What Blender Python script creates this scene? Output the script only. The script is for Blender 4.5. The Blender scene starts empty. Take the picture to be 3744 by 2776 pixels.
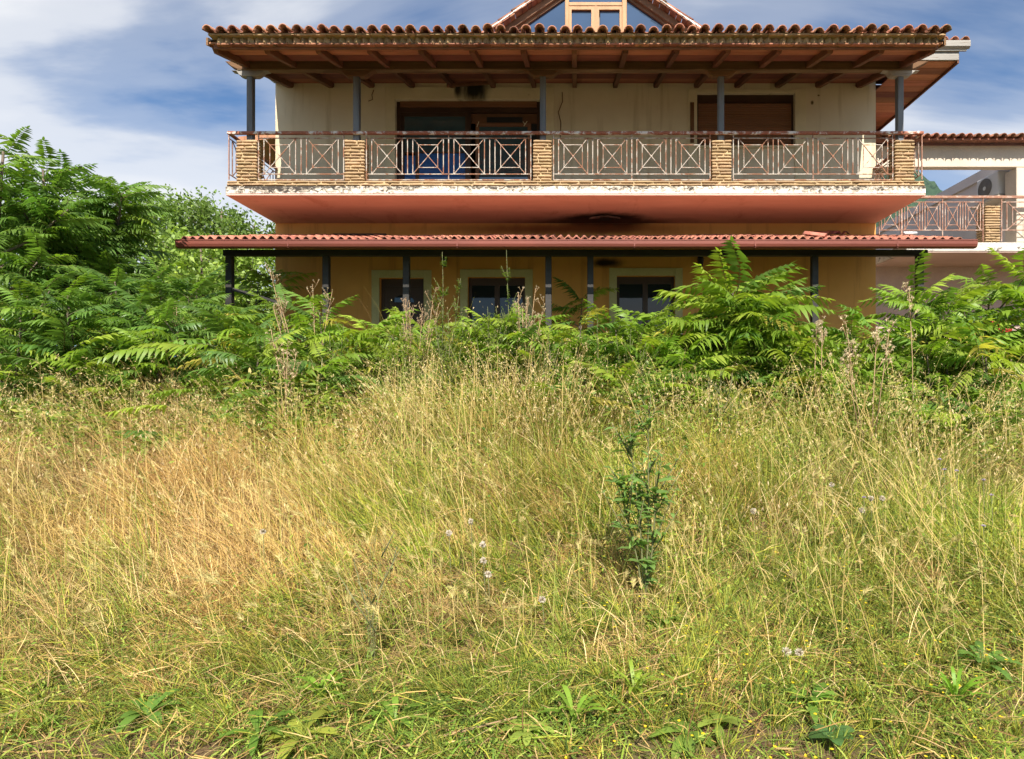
import bpy, math, random
import numpy as np
from mathutils import Vector, Matrix, Euler

random.seed(7)
rng = np.random.default_rng(11)
scene = bpy.context.scene
COL = scene.collection

# ------------------------------------------------------------------ camera
cam_d = bpy.data.cameras.new("camera")
cam = bpy.data.objects.new("camera", cam_d)
COL.objects.link(cam)
cam.location = (0, 0, 1.6)
cam.rotation_euler = (math.radians(90), 0, 0)
cam_d.sensor_width = 36
cam_d.lens = 21.0
cam_d.shift_x = -0.0619
cam_d.shift_y = 0.0121
cam_d.clip_end = 6000
scene.camera = cam

# ------------------------------------------------------------------ sun and sky
SUN = Vector((0.112, -1.05, 1.0)).normalized()
elev = math.asin(SUN.z)
srot = math.atan2(SUN.x, SUN.y)
sd = bpy.data.lights.new("sun", 'SUN')
sun = bpy.data.objects.new("sun", sd)
COL.objects.link(sun)
sun.rotation_euler = SUN.to_track_quat('Z', 'Y').to_euler()
sun.location = (0, -20, 30)
sd.energy = 5.0
sd.angle = math.radians(0.53)
sd.color = (1.0, 0.94, 0.84)

world = bpy.data.worlds.new("World")
scene.world = world
world.use_nodes = True
wt = world.node_tree
wt.nodes.clear()


def nd(nt, typ, ins=None, **props):
    n = nt.nodes.new(typ)
    for k, v in props.items():
        setattr(n, k, v)
    if ins:
        for k, v in ins.items():
            s = n.inputs[k]
            if hasattr(v, 'is_output') or isinstance(v, bpy.types.NodeSocket):
                nt.links.new(v, s)
            else:
                s.default_value = v
    return n


def ramp(nt, fac, stops, interp='LINEAR'):
    n = nt.nodes.new('ShaderNodeValToRGB')
    n.color_ramp.interpolation = interp
    e = n.color_ramp.elements
    while len(e) > len(stops):
        e.remove(e[-1])
    while len(e) < len(stops):
        e.new(1.0)
    for el, (p, c) in zip(e, stops):
        el.position = p
        el.color = c if len(c) == 4 else (*c, 1)
    nt.links.new(fac, n.inputs[0])
    return n.outputs[0]


def mixc(nt, fac, a, b, blend='MIX'):
    n = nt.nodes.new('ShaderNodeMix')
    n.data_type = 'RGBA'
    n.blend_type = blend
    for i, v in ((0, fac), (6, a), (7, b)):
        if isinstance(v, bpy.types.NodeSocket):
            nt.links.new(v, n.inputs[i])
        else:
            n.inputs[i].default_value = v if (i == 0 or len(v) == 4) else (*v, 1)
    return n.outputs[2]


def math_n(nt, op, a, b=None, c=None, clamp=False):
    n = nt.nodes.new('ShaderNodeMath')
    n.operation = op
    n.use_clamp = clamp
    for i, v in enumerate((a, b, c)):
        if v is None:
            continue
        if isinstance(v, bpy.types.NodeSocket):
            nt.links.new(v, n.inputs[i])
        else:
            n.inputs[i].default_value = v
    return n.outputs[0]


def vmath(nt, op, a, b=None):
    n = nt.nodes.new('ShaderNodeVectorMath')
    n.operation = op
    for i, v in enumerate((a, b)):
        if v is None:
            continue
        if isinstance(v, bpy.types.NodeSocket):
            nt.links.new(v, n.inputs[i])
        else:
            n.inputs[i].default_value = v
    return n


sky = nd(wt, 'ShaderNodeTexSky', sky_type='NISHITA', sun_disc=False, sun_elevation=elev,
         sun_rotation=srot, air_density=1.0, dust_density=1.0, ozone_density=1.6, altitude=300)
tc = nd(wt, 'ShaderNodeTexCoord')
sep = nd(wt, 'ShaderNodeSeparateXYZ', {0: tc.outputs['Generated']})
hz = math_n(wt, 'ADD', math_n(wt, 'MAXIMUM', sep.outputs[2], 0.0), 0.5)
px = math_n(wt, 'DIVIDE', sep.outputs[0], hz)
py = math_n(wt, 'DIVIDE', sep.outputs[1], hz)
comb = nd(wt, 'ShaderNodeCombineXYZ', {0: px, 1: py, 2: 0.0})
mp = nd(wt, 'ShaderNodeMapping', {'Vector': comb.outputs[0], 'Rotation': (0, 0, math.radians(-80)),
                                  'Location': (-9.4669, 28.4145, -4.5134), 'Scale': (0.42, 1.15, 1)})
wn = nd(wt, 'ShaderNodeTexNoise', {'Vector': mp.outputs[0], 'Scale': 2.2, 'Detail': 7.0, 'Roughness': 0.52, 'Distortion': 0.55})
mp2 = nd(wt, 'ShaderNodeMapping', {'Vector': comb.outputs[0], 'Location': (27.946, -17.5436, 0)})
wn2 = nd(wt, 'ShaderNodeTexNoise', {'Vector': mp2.outputs[0], 'Scale': 1.3, 'Detail': 3.0, 'Roughness': 0.5})
cl = math_n(wt, 'ADD', math_n(wt, 'MULTIPLY', wn.outputs[0], 0.7), math_n(wt, 'MULTIPLY', wn2.outputs[0], 0.45))
cfac = ramp(wt, cl, [(0.49, (0.03, 0.03, 0.03)), (0.56, (0.30, 0.30, 0.30)), (0.63, (0.72, 0.72, 0.72)), (0.74, (1, 1, 1))], 'EASE')
skyc = mixc(wt, 1.0, sky.outputs[0], (0.44, 0.66, 0.84), 'MULTIPLY')
ccol = mixc(wt, cfac, skyc, (5.9, 5.95, 6.05))
bg = nd(wt, 'ShaderNodeBackground', {'Color': ccol, 'Strength': 0.10})
wo = nd(wt, 'ShaderNodeOutputWorld', {'Surface': bg.outputs[0]})

vs = scene.view_settings
vs.view_transform = 'Standard'
vs.look = 'None'
vs.exposure = 0.74
vs.gamma = 1.0
vs.use_curve_mapping = False
scene.cycles.max_bounces = 5
scene.cycles.diffuse_bounces = 3
scene.cycles.glossy_bounces = 3
scene.cycles.transmission_bounces = 3
scene.cycles.use_light_tree = False
scene.cycles.debug_use_spatial_splits = True
scene.cycles.adaptive_threshold = 0.02
world.cycles.sampling_method = 'MANUAL'
world.cycles.sample_map_resolution = 512
scene.cycles.transparent_max_bounces = 8
scene.cycles.use_denoising = True

# ------------------------------------------------------------------ helpers
H0, EYE, F0, U0 = 853.0, 1.6, 1300.0, 1252.0


def PX(u, Y):
    return (u - U0) / F0 * Y


def PZ(v, Y):
    return EYE + (H0 - v) / F0 * Y


def tag(o, label=None, cat=None, group=None, kind=None):
    if label:
        o['label'] = label
    if cat:
        o['category'] = cat
    if group:
        o['group'] = group
    if kind:
        o['kind'] = kind
    return o


WM = {}


def put(o, parent=None, world=None):
    """link o, remember its world matrix and parent it without moving it"""
    COL.objects.link(o)
    world = world if world is not None else Matrix.Identity(4)
    WM[o.name] = world
    if parent is not None:
        o.parent = parent
        o.matrix_basis = WM[parent.name].inverted() @ world
    else:
        o.matrix_basis = world
    return o


def empty(name, loc, parent=None):
    o = bpy.data.objects.new(name, None)
    o.empty_display_size = 0.2
    return put(o, parent, Matrix.Translation(Vector(loc)))


class MB:
    def __init__(s):
        s.v, s.f = [], []

    def add(s, vs_, fs):
        n = len(s.v)
        s.v += [tuple(p) for p in vs_]
        s.f += [tuple(i + n for i in f) for f in fs]
        return s

    def box(s, x0, x1, y0, y1, z0, z1):
        v = [(x0, y0, z0), (x1, y0, z0), (x1, y1, z0), (x0, y1, z0), (x0, y0, z1), (x1, y0, z1), (x1, y1, z1), (x0, y1, z1)]
        return s.add(v, [(0, 3, 2, 1), (4, 5, 6, 7), (0, 1, 5, 4), (1, 2, 6, 5), (2, 3, 7, 6), (3, 0, 4, 7)])

    def bar(s, p, q, w, h, up=(0, 0, 1)):
        p, q = Vector(p), Vector(q)
        d = (q - p).normalized()
        side = d.cross(Vector(up))
        if side.length < 1e-4:
            side = d.cross(Vector((1, 0, 0)))
        side.normalize()
        upv = side.cross(d)
        v = []
        for c in (p, q):
            for a, b in ((-1, -1), (1, -1), (1, 1), (-1, 1)):
                v.append(c + side * a * w / 2 + upv * b * h / 2)
        return s.add(v, [(0, 1, 2, 3), (7, 6, 5, 4), (0, 4, 5, 1), (1, 5, 6, 2), (2, 6, 7, 3), (3, 7, 4, 0)])

    def tube(s, pts, rad, n=6):
        pts = [Vector(p) for p in pts]
        if not isinstance(rad, (list, tuple)):
            rad = [rad] * len(pts)
        v, f = [], []
        ref = Vector((0.31, 0.9, 0.2)).normalized()
        for i, p in enumerate(pts):
            d = (pts[min(i + 1, len(pts) - 1)] - pts[max(i - 1, 0)]).normalized()
            a = d.cross(ref)
            if a.length < 1e-3:
                a = d.cross(Vector((1, 0, 0)))
            a.normalize()
            b = d.cross(a)
            for k in range(n):
                t = 2 * math.pi * k / n
                v.append(p + (a * math.cos(t) + b * math.sin(t)) * rad[i])
        for i in range(len(pts) - 1):
            for k in range(n):
                k2 = (k + 1) % n
                f.append((i * n + k, i * n + k2, (i + 1) * n + k2, (i + 1) * n + k))
        f.append(tuple(reversed(range(n))))
        f.append(tuple(range((len(pts) - 1) * n, len(pts) * n)))
        return s.add(v, f)

    def prism(s, poly, y0, y1):
        """polygon in x,z extruded along y"""
        n = len(poly)
        v = [(x, y0, z) for x, z in poly] + [(x, y1, z) for x, z in poly]
        f = [tuple(range(n)), tuple(reversed(range(n, 2 * n)))]
        for i in range(n):
            j = (i + 1) % n
            f.append((j, i, i + n, j + n))
        return s.add(v, f)

    def prism_x(s, poly, x0, x1):
        """polygon in y,z extruded along x"""
        n = len(poly)
        v = [(x0, y, z) for y, z in poly] + [(x1, y, z) for y, z in poly]
        f = [tuple(reversed(range(n))), tuple(range(n, 2 * n))]
        for i in range(n):
            j = (i + 1) % n
            f.append((i, j, j + n, i + n))
        return s.add(v, f)

    def mesh(s, name, mat, smooth=False, center=True):
        me = bpy.data.meshes.new(name)
        V = np.array(s.v, dtype=float)
        c = (V.min(0) + V.max(0)) / 2 if center else np.zeros(3)
        me.from_pydata([tuple(p) for p in (V - c)], [], s.f)
        if mat:
            me.materials.append(mat)
        if smooth:
            me.polygons.foreach_set('use_smooth', [True] * len(me.polygons))
        # consistent outward normals
        import bmesh
        b = bmesh.new()
        b.from_mesh(me)
        bmesh.ops.recalc_face_normals(b, faces=b.faces)
        b.to_mesh(me)
        b.free()
        me.update()
        return me, Vector(c)

    def build(s, name, mat, parent=None, smooth=False, bevel=0):
        me, c = s.mesh(name, mat, smooth)
        o = bpy.data.objects.new(name, me)
        put(o, parent, Matrix.Translation(c))
        if bevel:
            m = o.modifiers.new('bevel', 'BEVEL')
            m.width = bevel
            m.segments = 1
            m.limit_method = 'ANGLE'
        return o


def np_mesh(name, V, T, C=None, mat=None, smooth=False):
    me = bpy.data.meshes.new(name)
    V = np.ascontiguousarray(V, dtype=np.float32)
    T = np.ascontiguousarray(T, dtype=np.int32)
    me.vertices.add(len(V))
    me.vertices.foreach_set('co', V.ravel())
    me.loops.add(T.size)
    me.loops.foreach_set('vertex_index', T.ravel())
    me.polygons.add(len(T))
    me.polygons.foreach_set('loop_start', np.arange(0, T.size, 3, dtype=np.int32))
    me.polygons.foreach_set('loop_total', np.full(len(T), 3, dtype=np.int32))
    if smooth:
        me.polygons.foreach_set('use_smooth', np.ones(len(T), dtype=bool))
    if C is not None:
        a = me.color_attributes.new('Col', 'FLOAT_COLOR', 'POINT')
        c4 = np.ones((len(V), 4), dtype=np.float32)
        c4[:, :3] = C
        a.data.foreach_set('color', c4.ravel())
    if mat:
        me.materials.append(mat)
    me.update(calc_edges=True)
    return me


def strips(base, d, side, L, W, bend, tl, wl, col, coltip=None):
    """many ribbons at once: N ribbons along d (unit) bent by bend, widths W*wl at stations tl"""
    base, d, side, bend = (np.asarray(a, float) for a in (base, d, side, bend))
    N = len(base)
    L = np.broadcast_to(L, (N,))[:, None]
    W = np.broadcast_to(W, (N,))[:, None]
    rows, idx = [], []
    k = 0
    cols = []
    coltip = col if coltip is None else coltip
    for t, w in zip(tl, wl):
        p = base + d * L * t + bend * L * t * t
        cc = col * (1 - t) + coltip * t
        if w == 0:
            rows.append(p)
            cols.append(cc)
            idx.append((k,))
            k += 1
        else:
            rows += [p - side * W * w / 2, p + side * W * w / 2]
            cols += [cc, cc]
            idx.append((k, k + 1))
            k += 2
    V = np.stack(rows, 1).reshape(-1, 3)
    C = np.stack(cols, 1).reshape(-1, 3)
    tri = []
    for a, b in zip(idx[:-1], idx[1:]):
        if len(a) == 1:
            tri.append((a[0], b[1], b[0]))
        elif len(b) == 1:
            tri.append((a[0], a[1], b[0]))
        else:
            tri += [(a[0], a[1], b[1]), (a[0], b[1], b[0])]
    tri = np.array(tri)
    T = (tri[None] + (np.arange(N) * k)[:, None, None]).reshape(-1, 3)
    return V, T, C


def join(parts):
    Vs, Ts, Cs, n = [], [], [], 0
    for V, T, C in parts:
        Vs.append(V)
        Ts.append(T + n)
        Cs.append(C)
        n += len(V)
    return np.concatenate(Vs), np.concatenate(Ts), np.concatenate(Cs)


def unit(a):
    return a / np.maximum(np.linalg.norm(a, axis=-1, keepdims=True), 1e-9)


_perm = np.random.default_rng(5).random((64, 64))


def vnoise(x, y, s):
    x, y = np.asarray(x) * s + 500.3, np.asarray(y) * s + 300.7
    xi, yi = np.floor(x).astype(int), np.floor(y).astype(int)
    fx, fy = x - xi, y - yi
    fx, fy = fx * fx * (3 - 2 * fx), fy * fy * (3 - 2 * fy)
    g = lambda i, j: _perm[i % 64, j % 64]
    return (g(xi, yi) * (1 - fx) + g(xi + 1, yi) * fx) * (1 - fy) + (g(xi, yi + 1) * (1 - fx) + g(xi + 1, yi + 1) * fx) * fy


_KY = [-50, 0, 2.2, 3.4, 5, 7, 9, 11, 12, 14, 40, 300, 6000]
_KZ = [-1.0, -0.1, 0.0, 0.03, 0.26, 0.78, 1.32, 1.84, 2.02, 2.06, 2.6, 4, 4]


def gz(x, y):
    y = np.asarray(y, float)
    z = np.interp(y, _KY, _KZ)
    z = 0.5 * z + 0.25 * np.interp(y - 0.6, _KY, _KZ) + 0.25 * np.interp(y + 0.6, _KY, _KZ)
    near = np.clip((40 - y) / 20, 0, 1)
    return z + near * ((vnoise(x, y, 0.55) - 0.5) * 0.16 + (vnoise(x, y, 2.1) - 0.5) * 0.05) * np.clip((12.2 - y) / 1.2, 0.0, 1)


def gzs(x, y):
    return float(gz(np.array([x]), np.array([y]))[0])


# ------------------------------------------------------------------ materials
def new_mat(name):
    m = bpy.data.materials.new(name)
    m.use_nodes = True
    nt = m.node_tree
    nt.nodes.clear()
    return m, nt


def finish(m, nt, color, rough=0.8, bump=None, bump_d=0.01, spec=0.3, metallic=0.0):
    p = nd(nt, 'ShaderNodeBsdfPrincipled', {'Roughness': rough, 'Metallic': metallic, 'Specular IOR Level': spec})
    if isinstance(color, bpy.types.NodeSocket):
        nt.links.new(color, p.inputs['Base Color'])
    else:
        p.inputs['Base Color'].default_value = (*color, 1)
    if bump is not None:
        b = nd(nt, 'ShaderNodeBump', {'Strength': 0.7, 'Distance': bump_d, 'Height': bump})
        nt.links.new(b.outputs[0], p.inputs['Normal'])
    o = nd(nt, 'ShaderNodeOutputMaterial', {'Surface': p.outputs[0]})
    return m


def wpos(nt, scale=(1, 1, 1)):
    g = nd(nt, 'ShaderNodeNewGeometry')
    mpn = nd(nt, 'ShaderNodeMapping', {'Vector': g.outputs['Position'], 'Scale': scale})
    return mpn.outputs[0]


def noise(nt, vec, scale, detail=5, rough=0.6, dist=0.0):
    return nd(nt, 'ShaderNodeTexNoise', {'Vector': vec, 'Scale': scale, 'Detail': detail, 'Roughness': rough, 'Distortion': dist}).outputs[0]


def vary(nt, color, amt):
    """brightness differs from piece to piece"""
    oi = nd(nt, 'ShaderNodeObjectInfo')
    v = nd(nt, 'ShaderNodeMapRange', {'Value': oi.outputs['Random'], 'To Min': 1 - amt, 'To Max': 1 + amt})
    hs = nd(nt, 'ShaderNodeHueSaturation', {'Color': color, 'Value': v.outputs[0]})
    h2 = math_n(nt, 'FRACT', math_n(nt, 'MULTIPLY', oi.outputs['Random'], 17.3))
    nt.links.new(nd(nt, 'ShaderNodeMapRange', {'Value': h2, 'To Min': 0.5 - amt * 0.03, 'To Max': 0.5 + amt * 0.03}).outputs[0], hs.inputs['Hue'])
    return hs.outputs[0]


def noisy(name, c1, c2, scale=3.0, rough=0.8, stretch=(1, 1, 1), c3=None, s3=9.0, t3=0.62, vamt=0.0, bump_s=40.0, bump_d=0.004, spec=0.3, fine=0.25):
    m, nt = new_mat(name)
    P = wpos(nt, stretch)
    n1 = noise(nt, P, scale, 6, 0.62, 0.3)
    col = ramp(nt, n1, [(0.32, c1), (0.68, c2)])
    if c3 is not None:
        n3 = noise(nt, P, s3, 6, 0.7, 0.5)
        col = mixc(nt, ramp(nt, n3, [(t3, (0, 0, 0)), (t3 + 0.07, (1, 1, 1))]), col, c3)
    nf = noise(nt, P, bump_s, 4, 0.7)
    if fine:
        col = mixc(nt, fine, col, mixc(nt, 1.0, col, ramp(nt, nf, [(0.25, (0.45, 0.45, 0.45)), (0.75, (1.5, 1.5, 1.5))]), 'MULTIPLY'))
    if vamt:
        col = vary(nt, col, vamt)
    return finish(m, nt, col, rough, nf, bump_d, spec)


def spot(nt, color, dark, c, r, amp=0.5, nscale=2.5, lo=0.35, hi=1.0, stretch=(1, 1, 1)):
    """an irregular stain around a world point"""
    P = wpos(nt)
    d = vmath(nt, 'SUBTRACT', P, c)
    d = vmath(nt, 'DIVIDE', d.outputs[0], r)
    ln = vmath(nt, 'LENGTH', d.outputs[0]).outputs['Value']
    n = noise(nt, wpos(nt, stretch), nscale, 5, 0.65)
    ln = math_n(nt, 'ADD', ln, math_n(nt, 'MULTIPLY', math_n(nt, 'SUBTRACT', n, 0.5), amp))
    f = nd(nt, 'ShaderNodeMapRange', {'Value': ln, 'From Min': lo, 'From Max': hi, 'To Min': 1.0, 'To Max': 0.0}, interpolation_type='SMOOTHSTEP')
    return mixc(nt, f.outputs[0], color, dark)


M = {}
# cream plaster of the upper storey
m, nt = new_mat('cream_plaster')
P = wpos(nt)
c = ramp(nt, noise(nt, P, 0.7, 6, 0.6, 0.4), [(0.3, (0.60, 0.51, 0.36)), (0.7, (0.71, 0.62, 0.45))])
st = noise(nt, wpos(nt, (3.0, 1, 0.22)), 1.3, 5, 0.6)
c = mixc(nt, ramp(nt, st, [(0.54, (0, 0, 0)), (0.72, (0.6, 0.6, 0.6))]), c, (0.38, 0.29, 0.16))
c = spot(nt, c, (0.03, 0.025, 0.015), (-2.36, 14.0, 8.70), (0.44, 0.5, 0.44), 0.6, 4.0, 0.3, 1.05, (1.5, 1, 0.4))
c = spot(nt, c, (0.05, 0.04, 0.02), (-2.72, 14.0, 8.66), (0.12, 0.5, 0.34), 0.5, 5.0, 0.25, 1.0, (1.5, 1, 0.4))
c = spot(nt, c, (0.10, 0.07, 0.03), (5.55, 14.0, 8.38), (0.05, 0.5, 0.07), 0.5, 9.0, 0.3, 1.0)
c = spot(nt, c, (0.12, 0.08, 0.04), (5.70, 14.0, 8.55), (0.04, 0.5, 0.03), 0.5, 9.0, 0.3, 1.0)
M['cream'] = finish(m, nt, c, 0.9, noise(nt, P, 60, 4, 0.7), 0.003, 0.2)
m, nt = new_mat('cream_surround')
P = wpos(nt)
c = ramp(nt, noise(nt, P, 1.5, 6, 0.62, 0.3), [(0.32, (0.58, 0.50, 0.33)), (0.68, (0.70, 0.61, 0.42))])
c = mixc(nt, ramp(nt, noise(nt, P, 4, 6, 0.7, 0.5), [(0.62, (0, 0, 0)), (0.70, (0.8, 0.8, 0.8))]), c, (0.42, 0.34, 0.2))
c = spot(nt, c, (0.02, 0.018, 0.01), (-2.36, 14.0, 8.68), (0.44, 0.5, 0.44), 0.7, 4.0, 0.3, 1.05, (1.5, 1, 0.4))
c = spot(nt, c, (0.04, 0.03, 0.015), (-2.75, 14.0, 8.68), (0.13, 0.5, 0.30), 0.5, 5.0, 0.25, 1.0, (1.5, 1, 0.4))
M['cream2'] = finish(m, nt, c, 0.88, noise(nt, P, 40, 4, 0.7), 0.004, 0.2)
M['pale'] = noisy('pale_surround', (0.46, 0.43, 0.22), (0.52, 0.49, 0.27), 2, 0.8)
# peach plaster of the ground floor, with soot and a red-brown band along the top
m, nt = new_mat('peach_plaster')
P = wpos(nt)
c = ramp(nt, noise(nt, P, 0.5, 5, 0.6, 0.3), [(0.3, (0.62, 0.31, 0.085)), (0.7, (0.72, 0.385, 0.12))])
stp = noise(nt, wpos(nt, (3.5, 1, 0.25)), 1.2, 6, 0.65)
c = mixc(nt, ramp(nt, stp, [(0.55, (0, 0, 0)), (0.72, (0.5, 0.5, 0.5))]), c, (0.30, 0.15, 0.055))
c = spot(nt, c, (0.012, 0.008, 0.006), (0.68, 14.0, 5.55), (1.25, 0.9, 0.30), 0.45, 3.0, 0.42, 1.0)
c = spot(nt, c, (0.03, 0.018, 0.01), (0.72, 14.0, 4.63), (0.60, 0.5, 0.17), 0.6, 4.0, 0.15, 1.0)
c = spot(nt, c, (0.20, 0.06, 0.02), (-0.3, 13.9, 5.42), (4.5, 0.5, 0.22), 0.5, 2.0, 0.1, 1.0)  # wide red-brown band along the wall top below the balcony
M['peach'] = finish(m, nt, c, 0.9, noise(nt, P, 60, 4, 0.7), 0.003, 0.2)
# red painted underside of the balcony, with soot
m, nt = new_mat('red_soffit_paint')
P = wpos(nt)
c = ramp(nt, noise(nt, wpos(nt, (0.25, 1, 1)), 2.2, 6, 0.65, 0.3), [(0.3, (0.60, 0.345, 0.275)), (0.7, (0.72, 0.44, 0.355))])
ln_ = noise(nt, wpos(nt, (0.5, 14, 1)), 1.6, 3, 0.6)
c = mixc(nt, ramp(nt, ln_, [(0.60, (0, 0, 0)), (0.72, (0.45, 0.45, 0.45))]), c, (0.78, 0.46, 0.36))
drip = noise(nt, wpos(nt, (1.2, 0.5, 1)), 1.1, 7, 0.7, 0.8)
c = mixc(nt, ramp(nt, drip, [(0.56, (0, 0, 0)), (0.68, (0.55, 0.55, 0.55))]), c, (0.44, 0.20, 0.14))
c = spot(nt, c, (0.008, 0.006, 0.005), (0.66, 13.75, 5.55), (1.2, 0.72, 0.6), 0.5, 3.0, 0.5, 1.05)
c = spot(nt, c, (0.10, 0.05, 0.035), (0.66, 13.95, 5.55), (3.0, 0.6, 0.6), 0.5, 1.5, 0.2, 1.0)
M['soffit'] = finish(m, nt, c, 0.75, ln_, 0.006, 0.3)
# peeling white paint on the slab edge
m, nt = new_mat('peeling_white_paint')
P = wpos(nt, (1, 1, 1.6))
c = ramp(nt, noise(nt, P, 2.0, 6, 0.7), [(0.3, (0.62, 0.58, 0.52)), (0.6, (0.82, 0.80, 0.76))])
z = nd(nt, 'ShaderNodeSeparateXYZ', {0: wpos(nt)}).outputs[2]
top = nd(nt, 'ShaderNodeMapRange', {'Value': z, 'From Min': 5.57, 'From Max': 5.74, 'To Min': -0.06, 'To Max': 0.12}).outputs[0]
big = noise(nt, P, 0.45, 3, 0.6)
nn = math_n(nt, 'ADD', math_n(nt, 'ADD', noise(nt, P, 9, 7, 0.72, 1.2), top), math_n(nt, 'MULTIPLY', math_n(nt, 'SUBTRACT', big, 0.5), 0.45))
c = mixc(nt, ramp(nt, nn, [(0.44, (0, 0, 0)), (0.54, (0.85, 0.85, 0.85))]), c, (0.40, 0.33, 0.24))
c = mixc(nt, ramp(nt, nn, [(0.555, (0, 0, 0)), (0.63, (1, 1, 1))]), c, (0.06, 0.05, 0.042))
M['peel'] = finish(m, nt, c, 0.85, nn, 0.012, 0.2)
M['peel2'] = noisy('stained_whitewash', (0.50, 0.46, 0.40), (0.66, 0.62, 0.55), 3, 0.9, c3=(0.16, 0.13, 0.10), s3=7, t3=0.56)
M['stone'] = noisy('slate_stone', (0.34, 0.22, 0.115), (0.47, 0.325, 0.18), 5, 0.85, (1, 1, 3), c3=(0.25, 0.16, 0.08), s3=12, t3=0.60, vamt=0.2, bump_s=30, bump_d=0.008)
M['mortar'] = noisy('mortar', (0.46, 0.33, 0.18), (0.56, 0.42, 0.25), 8, 0.95, bump_s=50)
# rusty white railing paint
def rusty(name, t, white=(0.45, 0.39, 0.33), rust=(0.20, 0.09, 0.05)):
    m, nt = new_mat(name)
    P = wpos(nt)
    n1 = noise(nt, P, 4.5, 7, 0.75, 0.6)
    c = mixc(nt, ramp(nt, n1, [(t, (0, 0, 0)), (t + 0.07, (1, 1, 1))]), white, ramp(nt, noise(nt, P, 20, 4, 0.6), [(0.3, rust), (0.7, tuple(min(1, a * 1.7) for a in rust))]))
    return finish(m, nt, c, 0.75, n1, 0.002, 0.3)
M['rail'] = rusty('rusty_white_paint', 0.47)
M['toprail'] = rusty('rusty_top_rail', 0.42, (0.66, 0.60, 0.54), (0.22, 0.075, 0.042))
M['rust'] = rusty('brown_rust', 0.42, (0.50, 0.37, 0.30), (0.24, 0.12, 0.08))
M['graypost'] = noisy('weathered_grey_paint', (0.10, 0.10, 0.105), (0.19, 0.20, 0.215), 2, 0.6, (3, 3, 0.3), c3=(0.36, 0.36, 0.36), s3=6, t3=0.66)
M['rafter'] = noisy('brown_stained_timber', (0.10, 0.043, 0.022), (0.20, 0.09, 0.045), 2.5, 0.75, (1, 0.25, 1), vamt=0.25)
M['board'] = noisy('red_brown_boards', (0.24, 0.09, 0.048), (0.44, 0.18, 0.098), 2.0, 0.7, (0.25, 2, 1), vamt=0.5)
M['beam'] = noisy('weathered_beam', (0.11, 0.055, 0.027), (0.22, 0.12, 0.058), 1.6, 0.8, (0.22, 2, 3), c3=(0.34, 0.25, 0.16), s3=2.4, t3=0.62, vamt=0.1)
M['lip'] = noisy('worn_beam_edge', (0.09, 0.045, 0.02), (0.32, 0.22, 0.13), 1.3, 0.85, (0.35, 2, 2))
M['beamgrey'] = noisy('silvered_timber', (0.24, 0.22, 0.20), (0.42, 0.39, 0.35), 2, 0.8, (0.25, 2, 3), c3=(0.16, 0.10, 0.06), s3=3, t3=0.62)
M['oldtile'] = noisy('old_terracotta', (0.24, 0.10, 0.06), (0.40, 0.18, 0.11), 6, 0.85, c3=(0.13, 0.09, 0.05), s3=5, t3=0.57, vamt=0.3, bump_s=30)
M['brickdent'] = noisy('mossy_brick', (0.27, 0.18, 0.09), (0.42, 0.29, 0.16), 6, 0.9, c3=(0.13, 0.09, 0.045), s3=6, t3=0.58, vamt=0.25)
M['newtile'] = noisy('red_tile', (0.36, 0.125, 0.08), (0.52, 0.215, 0.145), 5, 0.7, c3=(0.24, 0.11, 0.075), s3=5, t3=0.55, vamt=0.28)
M['gutter'] = noisy('red_gutter_paint', (0.15, 0.038, 0.024), (0.22, 0.055, 0.034), 1.2, 0.6, (0.3, 1, 1), c3=(0.22, 0.05, 0.03), s3=2.5, t3=0.66, spec=0.45, fine=0.1)
M['darktimber'] = noisy('dark_timber', (0.022, 0.02, 0.018), (0.05, 0.045, 0.04), 2, 0.6, (0.4, 2, 2))
M['brownalu'] = noisy('brown_metal', (0.040, 0.020, 0.012), (0.065, 0.034, 0.02), 1.5, 0.45, spec=0.4, fine=0.1)
M['shutter'] = noisy('brown_slats', (0.17, 0.075, 0.035), (0.23, 0.105, 0.05), 1.2, 0.5, (0.3, 1, 2), vamt=0.08, spec=0.4, fine=0.1)
M['pine'] = noisy('varnished_pine', (0.34, 0.16, 0.05), (0.44, 0.22, 0.08), 2, 0.5, (3, 3, 0.5), spec=0.4)
M['brownpine'] = noisy('worn_pine', (0.17, 0.085, 0.045), (0.27, 0.15, 0.085), 2, 0.75, (0.6, 2, 0.6), c3=(0.33, 0.24, 0.17), s3=3, t3=0.6)
M['white'] = noisy('white_plaster', (0.70, 0.68, 0.63), (0.80, 0.78, 0.74), 3, 0.9)
M['metalwhite'] = noisy('white_metal', (0.66, 0.66, 0.65), (0.74, 0.74, 0.72), 2, 0.45, fine=0.1)
M['neigh'] = noisy('tan_plaster', (0.56, 0.47, 0.37), (0.66, 0.57, 0.46), 1.0, 0.9, (1, 1, 0.6), c3=(0.46, 0.36, 0.26), s3=1.8, t3=0.62)
M['neighgrey'] = noisy('grey_pink_plaster', (0.64, 0.58, 0.54), (0.72, 0.66, 0.62), 0.6, 0.9)
M['neighpink'] = noisy('pink_brown_plaster', (0.46, 0.33, 0.28), (0.54, 0.40, 0.34), 0.8, 0.9)
M['black'] = noisy('black_metal', (0.012, 0.012, 0.012), (0.03, 0.03, 0.03), 3, 0.5)
M['red'] = noisy('red_paint', (0.42, 0.015, 0.02), (0.55, 0.03, 0.03), 3, 0.4, spec=0.5)
M['grille'] = noisy('grey_grille', (0.16, 0.15, 0.14), (0.22, 0.21, 0.20), 3, 0.6)
M['curtain'] = noisy('blue_cloth', (0.05, 0.13, 0.30), (0.08, 0.19, 0.40), 2, 0.9, (4, 1, 0.4))


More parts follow.
